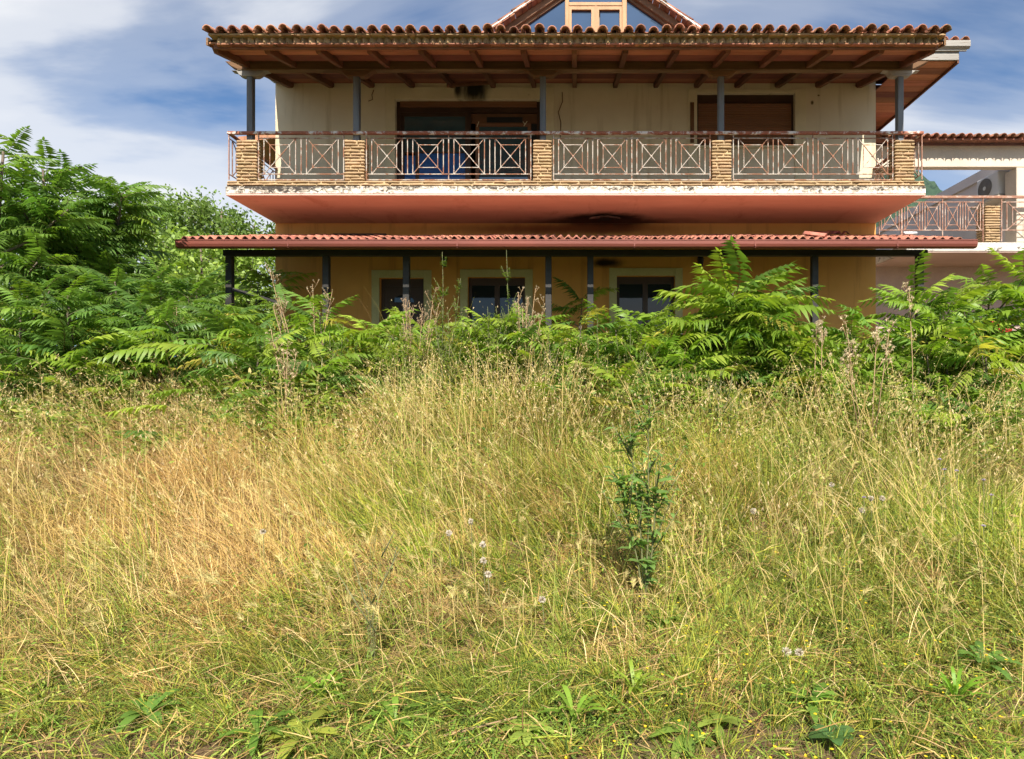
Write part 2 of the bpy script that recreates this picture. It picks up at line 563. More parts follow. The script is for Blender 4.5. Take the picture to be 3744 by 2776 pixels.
def glass(name, tint, ior=1.9, rough=0.03):
    m, nt = new_mat(name)
    n = noise(nt, wpos(nt), 0.8, 3, 0.5)
    c = ramp(nt, n, [(0.3, tuple(a * 0.7 for a in tint)), (0.7, tint)])
    p = nd(nt, 'ShaderNodeBsdfPrincipled', {'Base Color': c, 'Roughness': rough, 'IOR': ior})
    b = nd(nt, 'ShaderNodeBump', {'Strength': 0.05, 'Distance': 0.02, 'Height': noise(nt, wpos(nt), 1.3, 2, 0.5)})
    nt.links.new(b.outputs[0], p.inputs['Normal'])
    nd(nt, 'ShaderNodeOutputMaterial', {'Surface': p.outputs[0]})
    return m


M['glass'] = glass('dark_glass', (0.02, 0.028, 0.032), 1.5)
M['skyglass'] = glass('gable_glass', (0.03, 0.055, 0.12), 2.1)  # blue base tint stands in for the reflected sky
M['tealglass'] = glass('teal_glass', (0.06, 0.10, 0.11), 1.9)  # base colour lifted to imitate a lighter reflection
M['reflectglass'] = glass('blue_reflection_glass', (0.045, 0.14, 0.38), 1.5)  # blue reflection low in the door, painted as base colour


def foliage(name, trans=0.35, rough=0.55, vamt=0.18, tcol=(1.5, 1.6, 0.7), spec=0.35):
    m, nt = new_mat(name)
    at = nd(nt, 'ShaderNodeVertexColor', layer_name='Col')
    c = vary(nt, at.outputs[0], vamt) if vamt else at.outputs[0]
    p = nd(nt, 'ShaderNodeBsdfPrincipled', {'Base Color': c, 'Roughness': rough, 'Specular IOR Level': spec})
    t = nd(nt, 'ShaderNodeBsdfTranslucent', {'Color': mixc(nt, 1.0, c, tcol, 'MULTIPLY')})
    mx = nd(nt, 'ShaderNodeMixShader', {0: trans, 1: p.outputs[0], 2: t.outputs[0]})
    nd(nt, 'ShaderNodeOutputMaterial', {'Surface': mx.outputs[0]})
    return m


M['leaf'] = foliage('leaf_green', 0.42, 0.42)
M['treeleaf'] = foliage('tree_leaf', 0.33, 0.5)
M['grass'] = foliage('grass_blades', 0.22, 0.7, 0.0, (1.3, 1.25, 0.6), 0.1)
M['bark'] = noisy('grey_bark', (0.10, 0.075, 0.05), (0.20, 0.16, 0.12), 6, 0.9, (2, 2, 0.6))
M['stem'] = noisy('green_stem', (0.12, 0.13, 0.05), (0.20, 0.19, 0.09), 6, 0.7)
M['drystem'] = noisy('dry_stem', (0.30, 0.19, 0.10), (0.42, 0.29, 0.16), 6, 0.8)

# ------------------------------------------------------------------ ground and hill
m, nt = new_mat('soil_and_litter')
P = wpos(nt)
c = ramp(nt, noise(nt, P, 2.2, 6, 0.65, 0.4), [(0.3, (0.13, 0.085, 0.05)), (0.7, (0.26, 0.18, 0.10))])
sl = noise(nt, wpos(nt, (1, 6, 1)), 22, 4, 0.7, 1.5)
c = mixc(nt, ramp(nt, sl, [(0.52, (0, 0, 0)), (0.66, (0.8, 0.8, 0.8))]), c, (0.42, 0.31, 0.17))
c = mixc(nt, ramp(nt, noise(nt, P, 1.1, 4, 0.6), [(0.5, (0, 0, 0)), (0.62, (0.6, 0.6, 0.6))]), c, (0.12, 0.13, 0.04))
c = mixc(nt, 1.0, c, (0.75, 0.72, 0.7), 'MULTIPLY')
M['soil'] = finish(m, nt, c, 0.95, noise(nt, P, 45, 5, 0.7), 0.02, 0.1)
ys = np.concatenate([np.linspace(-30, 0, 7)[:-1], np.arange(0, 14.01, 0.2), [16, 20, 26, 34, 46, 70, 120, 220, 500, 1200, 4000]])
xs = np.concatenate([[-4000, -1200, -500, -200, -90, -45, -28], np.arange(-18, 15.01, 0.25), [22, 35, 60, 120, 300, 900, 4000]])
gx, gy = np.meshgrid(xs, ys)
V = np.stack([gx, gy, gz(gx, gy)], -1).reshape(-1, 3)
nx, ny = len(xs), len(ys)
ii = (np.arange(ny - 1)[:, None] * nx + np.arange(nx - 1)[None]).ravel()
T = np.concatenate([np.stack([ii, ii + 1, ii + nx + 1], 1), np.stack([ii, ii + nx + 1, ii + nx], 1)])
g = bpy.data.objects.new('ground', np_mesh('ground', V, T, None, M['soil'], True))
put(g)
tag(g, kind='structure')

hx = np.linspace(120, 640, 90)
hy = np.linspace(520, 900, 40)
gx, gy = np.meshgrid(hx, hy)
hh = 206 * np.exp(-((gx - 385) / 80) ** 2) + 120 * np.exp(-((gx - 260) / 120) ** 2)
hh = np.maximum(hh, 70 * np.exp(-((gx - 500) / 160) ** 2)) * np.exp(-((gy - 690) / 130) ** 2)
hh = hh + (vnoise(gx, gy, 0.03) - 0.5) * 24 + (vnoise(gx, gy, 0.12) - 0.5) * 12 + rng.random(gx.shape) * 5
V = np.stack([gx, gy, hh], -1).reshape(-1, 3)
nx, ny = len(hx), len(hy)
ii = (np.arange(ny - 1)[:, None] * nx + np.arange(nx - 1)[None]).ravel()
T = np.concatenate([np.stack([ii, ii + 1, ii + nx + 1], 1), np.stack([ii, ii + nx + 1, ii + nx], 1)])
M['hill'] = noisy('wooded_hill', (0.026, 0.058, 0.040), (0.06, 0.10, 0.058), 0.05, 0.95, c3=(0.025, 0.05, 0.035), s3=0.09, t3=0.52, bump_s=0.2, bump_d=4.0)  # distance haze put into the colour as a blue shift
h = bpy.data.objects.new('hill', np_mesh('hill', V, T, None, M['hill'], False))
put(h)
tag(h, kind='structure')

# ------------------------------------------------------------------ stone work
def stone_mesh(seed):
    import bmesh
    r = random.Random(seed)
    b = bmesh.new()
    bmesh.ops.create_cube(b, size=1)
    bmesh.ops.bevel(b, geom=list(b.edges), offset=0.16, segments=1, affect='EDGES', profile=0.6)
    for v in b.verts:
        v.co.x += r.uniform(-0.03, 0.03)
        v.co.y += r.uniform(-0.09, 0.06)
        v.co.z += r.uniform(-0.10, 0.10)
    me = bpy.data.meshes.new('stone')
    b.to_mesh(me)
    b.free()
    me.materials.append(M['stone'])
    me.polygons.foreach_set('use_smooth', [True] * len(me.polygons))
    return me


STONES = [stone_mesh(i) for i in range(9)]


def stone(parent, cx, cy, cz, sx, sy, sz, rz=0.0):
    o = bpy.data.objects.new('stone', random.choice(STONES))
    put(o, parent, Matrix.Translation((cx, cy, cz)) @ Euler((random.uniform(-.03, .03), random.uniform(-.015, .015), rz + random.uniform(-.02, .02))).to_matrix().to_4x4() @ Matrix.Diagonal((sx, sy, sz, 1)))
    return o


def stone_pillar(house, x0, x1, y0, depth, z0, z1, courses):
    core = MB().box(x0 + 0.02, x1 - 0.02, y0 + 0.02, y0 + depth - 0.02, z0, z1 - 0.012).build('stone_pillar', M['mortar'], house)
    ch = (z1 - z0) / courses
    for k in range(courses):
        z = z0 + ch * (k + 0.5)
        h = ch * random.uniform(0.74, 0.90)
        w = x1 - x0
        if k % 2 == 0:
            cut = random.choice([None, 0.3, 0.42, 0.62])
            a, b = x0 - 0.004, x1 + 0.004
        else:
            cut = random.choice([0.25, 0.7, 0.8, None])
            a, b = x0 - 0.002, x1 + 0.002
        segs = [(a, b)] if cut is None else [(a, a + (b - a) * cut - 0.008), (a + (b - a) * cut + 0.008, b)]
        for (p, q) in segs:
            stone(core, (p + q) / 2, y0 + 0.045 + random.uniform(-.006, .006), z + random.uniform(-.004, .004), q - p, 0.11, h)
        for sx in (x0 + 0.035, x1 - 0.035):
            a, b = y0 + 0.11, y0 + depth
            stone(core, sx, (a + b) / 2, z, b - a - 0.01, 0.10, h * 0.95, math.pi / 2)
    return core


# ------------------------------------------------------------------ railing
def railing(parent, p0, p1, z0, z1, nx, mat, r=0.0082, feet=0.11, top=0.075):
    """ornamental panel between p0 and p1 (x, y); bars up to z1, uprights run on to the hand rail"""
    p0, p1 = Vector((*p0, 0)), Vector((*p1, 0))
    d = p1 - p0
    Lg = d.length
    d.normalize()
    A = lambda s, z: (p0 + d * s) + Vector((0, 0, z))
    fr = MB()
    fr.bar(A(0, z1), A(Lg, z1), 2 * r, 2 * r)
    fr.bar(A(0, z0), A(Lg, z0), 2.2 * r, 2 * r)
    groups = max(1, nx // 2)
    posts = [Lg * i / groups for i in range(groups + 1)]
    for s in posts:
        fr.bar(A(s, z0 - feet), A(s, z1 + top), 2.2 * r, 2.2 * r, d)
    squares = []
    for gi in range(groups):
        a, b = posts[gi], posts[gi + 1]
        w = b - a
        if nx >= 2:
            gap = w * 0.064
            sq = (w - 4 * gap) / 2
            squares += [(a + gap, a + gap + sq), (b - gap - sq, b - gap)]
            fr.bar(A((a + b) / 2, z0), A((a + b) / 2, z1), 2 * r, 2 * r, d)
        else:
            squares.append((a + w * 0.1, b - w * 0.1))
    o = fr.build('railing_panel', mat, parent)
    for a, b in squares:
        q = MB()
        q.bar(A(a, z0), A(a, z1), 2 * r, 2 * r, d)
        q.bar(A(b, z0), A(b, z1), 2 * r, 2 * r, d)
        q.bar(A(a, z0), A(b, z1), 1.8 * r, 1.5 * r)
        q.bar(A(a, z1), A(b, z0), 1.8 * r, 1.7 * r)
        i, hz_ = (b - a) * 0.185, (z1 - z0) * 0.185
        q.bar(A(a + i, z0 + hz_), A(b - i, z0 + hz_), 1.6 * r, 1.6 * r)
        q.bar(A(a + i, z1 - hz_), A(b - i, z1 - hz_), 1.6 * r, 1.6 * r)
        q.bar(A(a + i, z0 + hz_), A(a + i, z1 - hz_), 1.6 * r, 1.6 * r, d)
        q.bar(A(b - i, z0 + hz_), A(b - i, z1 - hz_), 1.6 * r, 1.6 * r, d)
        cc = A((a + b) / 2, (z0 + z1) / 2)
        nrm = Vector((-d.y, d.x, 0))
        q.tube([cc - nrm * 0.016, cc + nrm * 0.016], 0.02, 8)
        q.build('crossed_square', mat, o)
    return o


# ------------------------------------------------------------------ tiles
def barrel_mesh(name, r0, r1, L, th=0.014, n=8, up=True, mat='oldtile'):
    """half round tile along +y from the front end; up = cover tile"""
    v, f = [], []
    sg = 1 if up else -1
    for (y, r) in ((0, r0), (L, r1)):
        for rr in (r, r - th):
            for k in range(n + 1):
                a = math.pi * k / n
                v.append((math.cos(a) * rr, y, sg * math.sin(a) * rr))
    m_ = n + 1
    o0, i0, o1, i1 = 0, m_, 2 * m_, 3 * m_
    for k in range(n):
        f += [(o0 + k, o0 + k + 1, o1 + k + 1, o1 + k), (i0 + k, i1 + k, i1 + k + 1, i0 + k + 1),
              (o0 + k, i0 + k, i0 + k + 1, o0 + k + 1), (o1 + k, o1 + k + 1, i1 + k + 1, i1 + k)]
    f += [(o0, o1, i1, i0), (o0 + n, i0 + n, i1 + n, o1 + n)]
    mb = MB().add(v, f)
    me, _ = mb.mesh(name, M[mat], True, center=False)
    return me


def place(name, me, parent, mat4):
    o = bpy.data.objects.new(name, me)
    return put(o, parent, mat4)


def Rx(a):
    return Matrix.Rotation(a, 4, 'X')


def Ry(a):
    return Matrix.Rotation(a, 4, 'Y')


def Rz(a):
    return Matrix.Rotation(a, 4, 'Z')


Tr = lambda x, y, z: Matrix.Translation((x, y, z))

# ------------------------------------------------------------------ the house
house = empty('house', (0, 14, 2.05))
tag(house, 'two-storey cream and peach house with long balcony and tiled roofs', 'house')
XL, XR, YW = -7.03, 7.04, 14.0


def wall_with_openings(mb, x0, x1, z0, z1, y0, y1, ops):
    """ops: (xa, xb, za, zb) sorted by x; boxes butted end to end"""
    cur = x0
    for (a, b, c_, d_) in ops:
        if a > cur:
            mb.box(cur, a, y0, y1, z0, z1)
        if d_ < z1:
            mb.box(a, b, y0, y1, d_, z1)
        if c_ > z0:
            mb.box(a, b, y0, y1, z0, c_)
        cur = b
    if cur < x1:
        mb.box(cur, x1, y0, y1, z0, z1)


UP_DOOR = (-4.22, -0.82, 5.735, 8.45)
UP_WIN = (2.85, 5.14, 7.36, 8.60)
LO_OPS = [(-4.59, -3.55, 2.08, 4.27), (-2.52, -1.18, 2.08, 4.29), (0.97, 2.33, 2.08, 4.32)]
mb = MB()
wall_with_openings(mb, XL, XR, 5.735, 9.02, YW, YW + 0.28, [UP_DOOR, UP_WIN])
mb.build('upper_wall', M['cream'], house)
mb = MB()
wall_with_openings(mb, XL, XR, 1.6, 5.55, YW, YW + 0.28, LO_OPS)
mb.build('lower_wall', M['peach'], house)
MB().box(XL, XL + 0.28, YW + 0.28, 23, 1.6, 5.55).box(XL, XL + 0.28, YW + 0.28, 23, 5.735, 9.0).build('side_wall', M['cream'], house)
MB().box(XR - 0.28, XR, YW + 0.28, 23, 1.6, 5.55).box(XR - 0.28, XR, YW + 0.28, 23, 5.735, 8.64).build('side_wall', M['cream'], house)
MB().box(XL, XR, 23, 23.28, 1.6, 9.0).build('rear_wall', M['cream'], house)
MB().box(XL + 0.28, XR - 0.28, YW + 1.6, YW + 1.7, 2.05, 8.9).build('inner_wall', M['brownalu'], house)

# balcony slab: edge band, painted underside
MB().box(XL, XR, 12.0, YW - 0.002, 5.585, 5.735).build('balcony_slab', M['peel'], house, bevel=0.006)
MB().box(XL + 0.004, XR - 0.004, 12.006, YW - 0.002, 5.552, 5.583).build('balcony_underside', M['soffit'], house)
MB().box(XL, XR, YW + 0.002, 22.9, 5.552, 5.733).build('upper_floor', M['mortar'], house)
# broken plaster hanging at the flue hole
mb = MB()
arc = []
for k in range(9):
    a = k / 8
    arc.append((0.33 + 0.66 * a, 13.42 - 0.10 * math.sin(a * math.pi), 5.50 - 0.03 * abs(a - 0.5) + 0.012 * (k % 2)))
for p, q in zip(arc[:-1], arc[1:]):
    mb.bar(p, q, 0.09, 0.035)
mb.build('broken_plaster', M['soffit'], house)
MB().tube([(0.66, 13.6, 5.554), (0.66, 13.6, 5.545)], 0.19, 14).build('flue_hole', M['black'], house)

# stone course along the balcony edge
band = MB().box(XL + 0.02, XR - 0.02, 12.03, 12.24, 5.736, 5.845).build('stone_band', M['mortar'], house)
for row in range(2):
    x = XL + 0.01
    x += 0.0 if row == 0 else -0.0
    first = True
    while x < XR - 0.05:
        w = random.uniform(0.24, 0.46) * (0.6 if first and row else 1)
        first = False
        w = min(w, XR - 0.01 - x)
        if w > 0.06:
            stone(band, x + w / 2, 12.065 + random.uniform(-.008, .008), 5.766 + row * 0.057, w - 0.014, 0.12, 0.048 * random.uniform(0.85, 1.05))
        x += w
for sx in (XL + 0.05, XR - 0.05):
    side_band = MB().box(sx - 0.03, sx + 0.03, 12.26, 13.98, 5.736, 5.845).build('stone_band', M['mortar'], house)
    for row in range(2):
        y = 12.24
        while y < 13.9:
            w = min(random.uniform(0.25, 0.45), 13.98 - y)
            stone(side_band, sx, y + w / 2, 5.766 + row * 0.057, w - 0.014, 0.11, 0.048, math.pi / 2)
            y += w

PILL = [(-6.83, -6.43), (-4.65, -4.26), (-0.85, -0.49), (2.76, 3.14), (6.45, 6.83)]
for a, b in PILL:
    stone_pillar(house, a, b, 12.03, 0.28, 5.85, 6.68, 13)
for a, b in ((-6.75, -6.3), (6.35, 6.78)):
    stone_pillar(house, a, b, 13.70, 0.28, 5.75, 5.98, 4)

# railings between the pillars and back along the sides
RY = 12.07
for (a, b, n) in ((-6.40, -4.68, 2), (-4.22, -0.90, 4), (-0.44, 2.72, 4), (3.19, 6.41, 4)):
    railing(house, (a, RY), (b, RY), 6.0, 6.725, n, M['rail'])
    MB().box(a, b, RY - 0.015, RY + 0.015, 5.872, 5.892).build('railing_foot', M['rail'], house)
for sx in (-7.0, 7.0):
    railing(house, (sx, RY), (sx, 13.95), 6.0, 6.725, 2, M['rust'])
    MB().box(sx - 0.03, sx + 0.03, RY + 0.032, 13.99, 6.80, 6.855).build('hand_rail', M['toprail'], house, bevel=0.008)
MB().box(-7.03, 7.03, RY - 0.03, RY + 0.03, 6.80, 6.86).build('hand_rail', M['toprail'], house, bevel=0.008)

# posts on the pillars
PY = 12.17
for x in (-6.61, -4.45, -0.66, 2.96, 6.60):
    MB().box(x - 0.06, x + 0.06, PY - 0.06, PY + 0.06, 6.67, 8.0).build('porch_post', M['graypost'], house, bevel=0.008)

# beam with shaped ends and carved capitals
mb = MB()
mb.prism([(-7.10, 8.30), (-6.98, 8.20), (-6.86, 8.14), (6.84, 8.14), (6.98, 8.20), (7.16, 8.30)], PY - 0.075, PY + 0.075)
mb.build('porch_beam', M['beam'], house, bevel=0.01)
MB().box(-6.84, 6.82, PY - 0.088, PY + 0.05, 8.118, 8.139).build('beam_lip', M['lip'], house, bevel=0.004)
for i, x in enumerate((-6.61, -4.45, -0.66, 2.96, 6.60)):
    w = 0.34 if i in (0, 4) else 0.36
    mb = MB()
    l_, r_ = x - w, x + w
    mb.prism([(l_ - 0.03, 8.117), (l_ + 0.08, 8.10), (l_ + 0.13, 8.03), (l_ + 0.19, 8.0), (r_ - 0.19, 8.0), (r_ - 0.13, 8.03), (r_ - 0.06, 8.10), (r_ + 0.05, 8.117)], PY - 0.07, PY + 0.07)
    mb.build('beam_bracket', M['beamgrey'] if i in (0, 4) else M['beam'], house, bevel=0.008)

# porch roof: boards, rafters, eave, tiles
SL = 0.29
YE = 10.88
ZE = 7.935


def roofz(y):
    return ZE + (y - YE) * SL


proof = MB().box(-6.60, 6.62, 10.9, 10.94, 7.86, 7.93).build('porch_roof', M['rafter'], house)
ang = math.atan(SL)
RX = [-6.64 + 0.946 * k for k in range(15)]
nb = 9
bw = (14.25 - YE) / nb
for k in range(nb):
    y0 = YE + bw * k
    mb = MB()
    dz = 0.02 * (k % 2)
    poly = [(y0 + 0.015, roofz(y0 + 0.015) + 0.01 + dz), (y0 + bw - 0.085, roofz(y0 + bw - 0.085) - 0.035 + dz), (y0 + bw - 0.085, roofz(y0 + bw - 0.085) + 0.002 + dz), (y0 + 0.015, roofz(y0 + 0.015) + 0.045 + dz)]
    mb.prism_x(poly, -6.68, 6.70)
    mb.build('roof_board', M['board'], proof)
MB().prism_x([(YE, roofz(YE) + 0.062), (14.3, roofz(14.3) + 0.062), (14.3, roofz(14.3) + 0.085), (YE, roofz(YE) + 0.085)], -6.70, 6.72).build('roof_deck', M['darktimber'], proof)
for x in RX:
    mb = MB()
    y0, y1 = 10.96, 13.985
    a, b = 0.008, 0.125
    mb.prism_x([(y0, roofz(y0) - a), (y0 + 0.1, roofz(y0 + .1) - b), (y1 - 0.08, roofz(y1 - .08) - b - 0.015), (y1, roofz(y1) - b * 0.75), (y1, roofz(y1) - a)], x - 0.05, x + 0.05)
    mb.build('rafter', M['rafter'], proof, bevel=0.006)
MB().bar((-2.95, 13.7, 8.62), (-1.98, 13.8, 8.74), 0.05, 0.06).build('loose_batten', M['rafter'], proof)
MB().add([(-6.69, 12.26, roofz(12.26) - 0.01), (-7.05, 13.99, roofz(13.99) - 0.01), (-6.69, 13.99, roofz(13.99) - 0.01), (-6.69, 12.26, roofz(12.26) + 0.05), (-7.05, 13.99, roofz(13.99) + 0.05), (-6.69, 13.99, roofz(13.99) + 0.05)], [(0, 1, 2), (3, 5, 4), (0, 3, 4, 1), (1, 4, 5, 2), (2, 5, 3, 0)]).build('verge_infill', M['beamgrey'], proof)
MB().prism_x([(11.6, roofz(11.6) - 0.005), (14.0, roofz(14.0) - 0.005), (14.0, roofz(14.0) + 0.05), (11.6, roofz(11.6) + 0.05)], 6.757, 6.84).build('verge_infill', M['board'], proof)  # strip added to stop sun reaching the wall through the roof gap
# rake boards at the two ends
for sx in (-6.71, 6.735):
    MB().prism_x([(YE, roofz(YE) - 0.02), (14.0, roofz(14.0) - 0.02), (14.0, roofz(14.0) + 0.12), (YE, roofz(YE) + 0.12)], sx - 0.018, sx + 0.018).build('verge_board', M['beam'], proof)

# cornice: lower strip, saw-tooth bricks, upper strip of tiles
seg = 0.27
n = int(13.6 / seg)
for k in range(n):
    x = -6.52 + (k + 0.5) * 13.10 / n
    w = 13.10 / n
    MB().box(x - w / 2 + 0.003, x + w / 2 - 0.003, 10.81 + random.uniform(-.004, .004), 11.0, 7.892 + random.uniform(-.004, .004), 7.914).build('cornice_tile', M['oldtile'], proof)
    x2 = -6.60 + (k + 0.5) * 13.26 / n
    w2 = 13.26 / n
    MB().box(x2 - w2 / 2 + 0.003, x2 + w2 / 2 - 0.003, 10.72 + random.uniform(-.006, .006), 11.0, 8.006 + random.uniform(-.005, .005), 8.038).build('cornice_tile', M['brickdent'], proof)
dm, _c = MB().box(-0.047, 0.047, -0.047, 0.047, -0.044, 0.044).mesh('sawtooth_brick', M['brickdent'])
nD = 95
for k in range(nD):
    x = -6.45 + 12.98 * k / (nD - 1)
    place('sawtooth_brick', dm, proof, Tr(x, 10.85 + random.uniform(-.006, .006), 7.96) @ Rz(math.radians(45 + random.uniform(-5, 5))))
MB().box(-6.52, 6.58, 10.95, 11.02, 7.92, 8.0).build('cornice_mortar', M['brickdent'], proof)

cover = [barrel_mesh('cover_tile', 0.088 + 0.004 * i, 0.08 - 0.002 * i, 0.44, 0.018) for i in range(3)]
chan = barrel_mesh('channel_tile', 0.075, 0.09, 0.44, 0.016, 6, False)
nT = 59
for k in range(nT):
    x = -6.55 + 13.17 * k / (nT - 1)
    j = random.uniform(-0.012, 0.012)
    place('cover_tile', cover[(k * 5) % 3], proof, Tr(x + j, 10.62 + random.uniform(-.035, .035), 8.03 + random.uniform(-.012, .012) + 0.012 * math.sin(k * 0.35)) @ Rz(random.uniform(-.06, .06)) @ Ry(random.uniform(-.06, .06)) @ Rx(ang * 0.9))
    if k < nT - 1:
        place('channel_tile', chan, proof, Tr(x + 0.112, 10.68 + random.uniform(-.012, .012), 8.10) @ Rx(ang * 0.9))
# the rows further up the slope, joined
vs_, fs_, off = [], [], 0
cv = np.array([v.co[:] for v in cover[0].vertices])
cf = [tuple(p.vertices) for p in cover[0].polygons]
mb = MB()
for r in range(1, 10):
    for k in range(nT):
        x = -6.55 + 13.17 * k / (nT - 1)
        Mx = Tr(x, 10.62 + 0.37 * r, 8.03 + 0.37 * r * SL + 0.012) @ Rx(ang * 0.9)
        mb.add([Mx @ Vector(p) for p in cv], cf)
o = mb.build('upper_tile_rows', M['oldtile'], proof, smooth=True)
tag(o, kind='stuff')

# main roof behind, with the boarded overhang on the right
mroof = MB()
E0 = 8.95
mroof.add([(-7.15, 14.3, E0), (8.22, 14.3, E0), (8.22, 23.6, E0), (-7.15, 23.6, E0), (-3.0, 18.9, 10.7), (4.0, 18.9, 10.7)],
          [(0, 1, 5, 4), (1, 2, 5), (2, 3, 4, 5), (3, 0, 4), (3, 2, 1, 0)])
mroof.add([(6.83, 12.70, E0), (8.22, 12.70, E0), (8.22, 14.295, E0), (6.83, 14.295, E0 + 0.02), (6.83, 12.70, E0 + 0.10), (6.83, 14.295, E0 + 0.4)],
          [(0, 1, 2, 3), (0, 4, 1), (1, 4, 5, 2), (2, 5, 3), (0, 3, 5, 4)])
mro = mroof.build('main_roof', M['oldtile'], house)
nbs = 40
for k in range(nbs):
    y0 = 12.76 + k * 0.26
    MB().box(XR + 0.004, 8.13, y0, y0 + 0.248, 8.655 + random.uniform(-.003, .003), 8.675).build('soffit_board', M['board'], mro)
MB().box(8.135, 8.17, 12.72, 23.2, 8.60, 8.90).build('fascia_board', M['rafter'], mro)
MB().box(6.9, 8.30, 12.66, 12.70, 8.83, 8.99).build('fascia_board', M['beamgrey'], mro, bevel=0.006)
MB().box(6.9, 8.16, 12.705, 12.745, 8.66, 8.825).build('fascia_board', M['beamgrey'], mro, bevel=0.006)
MB().prism_x([(12.60, 8.90), (12.655, 8.86), (12.655, 9.02), (12.60, 9.02)], 7.3, 8.34).build('metal_flashing', M['beamgrey'], mro)
for k in range(5):
    place('cover_tile', cover[0], mro, Tr(7.35 + k * 0.225, 12.62, 9.03) @ Rx(0.12))
# rear eave on the left
rear = MB().add([(-7.04, 17.0, 8.95), (-9.6, 17.0, 8.72), (-9.6, 21.0, 8.72), (-7.04, 21.0, 8.95), (-7.04, 17.0, 9.15), (-9.6, 17.0, 8.86), (-9.6, 21.0, 8.86), (-7.04, 21.0, 9.15)],
                [(0, 1, 2, 3), (4, 7, 6, 5), (0, 4, 5, 1), (1, 5, 6, 2), (2, 6, 7, 3), (3, 7, 4, 0)]).build('rear_eave', M['oldtile'], house)

# gable dormer
dorm = MB()
GY = 15.0
GX, GA = 0.50, 12.12        # centre, height of the inner apex
SG = 0.69
zb = 9.3
hw = (GA - zb) / SG
dorm.add([(GX - hw, GY + 0.12, zb), (GX + hw, GY + 0.12, zb), (GX, GY + 0.12, GA), (GX - hw, 19, zb), (GX + hw, 19, zb), (GX, 19, GA)],
         [(0, 1, 2), (3, 5, 4), (0, 2, 5, 3), (1, 4, 5, 2), (0, 3, 4, 1)])
dob = dorm.build('dormer', M['brownalu'], house)


def rake_pt(sgn, t, lift=0.0, y=GY):
    """t metres down the slope horizontally from the apex"""
    return Vector((GX + sgn * t, y, GA - t * SG + lift))


for sgn in (-1, 1):
    mb = MB()
    p, q = rake_pt(sgn, 0.0, 0.07, GY - 0.02), rake_pt(sgn, hw + 0.1, 0.07, GY - 0.02)
    mb.bar(p, q, 0.14, 0.15)
    mb.build('barge_board', M['brownpine'], dob, bevel=0.008)
    mb = MB()
    mb.bar(rake_pt(sgn, 0, -0.04, GY + 0.05), rake_pt(sgn, hw, -0.04, GY + 0.05), 0.10, 0.10)
    mb.build('window_frame', M['brownpine'], dob)
    # underside tiles of the overhang, one by one
    t = 0.05
    while t < hw + 0.3:
        w = random.uniform(0.10, 0.17)
        a, b = rake_pt(sgn, t, 0.195, GY - 0.10), rake_pt(sgn, t + w - 0.015, 0.195, GY - 0.10)
        j = random.uniform(-0.02, 0.02)
        a.z += j
        b.z += j
        mb = MB().bar(a, b, 0.40 + random.uniform(-.05, .03), 0.035)
        mb.build('under_tile', M['oldtile'], dob)
        t += w
    # mortar line and cover tiles along the rake
    mb = MB()
    t = 0.0
    while t < hw + 0.3:
        w = random.uniform(0.08, 0.2)
        a, b = rake_pt(sgn, t, 0.235 + random.uniform(-.012, .012), GY - 0.27), rake_pt(sgn, t + w, 0.235 + random.uniform(-.012, .012), GY - 0.27)
        mb.bar(a, b, 0.07, 0.028 * random.uniform(0.4, 1.5))
        t += w
    o = mb.build('rake_mortar', M['white'], dob)
    tag(o, kind='stuff')
    ta = math.atan(SG)
    t = 0.0
    while t < hw + 0.3:
        c0 = rake_pt(sgn, t + 0.40, 0.25 + random.uniform(-.01, .01), GY - 0.22)
        mx = Matrix.Translation(c0) @ Ry(sgn * ta * 0.94) @ Rz(sgn * math.pi / 2)
        place('cover_tile', cover[0], dob, mx)
        t += 0.33
    MB().bar(rake_pt(sgn, 0, 0.25, 17.05), rake_pt(sgn, hw, 0.25, 17.05), 4.0, 0.03).build('dormer_slope', M['oldtile'], dob)
# gable glazing
def tri_pane(a, b, c_, y, mat, name='pane'):
    mb = MB().prism([a, b, c_] if len(c_) == 2 else c_, y, y + 0.02)
    return mb.build(name, mat, dob)


def rz_at(x, lift=-0.09):
    return GA - abs(x - GX) * SG + lift


y = GY + 0.06
tri_pane((-0.26, zb), (-0.26, rz_at(-0.26)), (GX - (GA - 0.09 - zb) / SG, zb), y, M['skyglass'])
tri_pane((1.29, zb), (GX + (GA - 0.09 - zb) / SG, zb), (1.29, rz_at(1.29)), y, M['skyglass'])
MB().prism([(-0.16, 11.38), (1.17, 11.38), (1.17, rz_at(1.17)), (GX, GA - 0.1), (-0.16, rz_at(-0.16))], y, y + 0.02).build('pane', M['skyglass'], dob)
MB().box(-0.10, 0.405, y, y + 0.02, zb, 11.20).build('pane', M['skyglass'], dob)
MB().box(0.625, 1.11, y, y + 0.02, zb, 11.20).build('pane', M['skyglass'], dob)
for (a, b, mt) in ((-0.26, -0.16, 'pine'), (1.17, 1.29, 'pine')):
    MB().box(a, b, GY - 0.03, GY + 0.1, zb, rz_at((a + b) / 2)).build('mullion', M[mt], dob, bevel=0.008)
MB().box(-0.16, 1.17, GY - 0.02, GY + 0.1, 11.29, 11.38).build('transom', M['pine'], dob, bevel=0.006)
for (a, b) in ((-0.16, 0.50), (0.53, 1.17)):
    c0 = MB()
    c0.box(a, a + 0.065, GY - 0.005, GY + 0.055, zb, 11.288).box(b - 0.1 if a < 0 else b - 0.06, b, GY - 0.005, GY + 0.055, zb, 11.288)
    c0.box(a + 0.065, b - 0.1 if a < 0 else b - 0.06, GY - 0.005, GY + 0.055, 11.2, 11.288)
    c0.build('casement', M['pine'], dob)
MB().box(0.50, 0.53, GY - 0.025, GY + 0.055, zb, 11.288).build('mullion', M['pine'], dob)

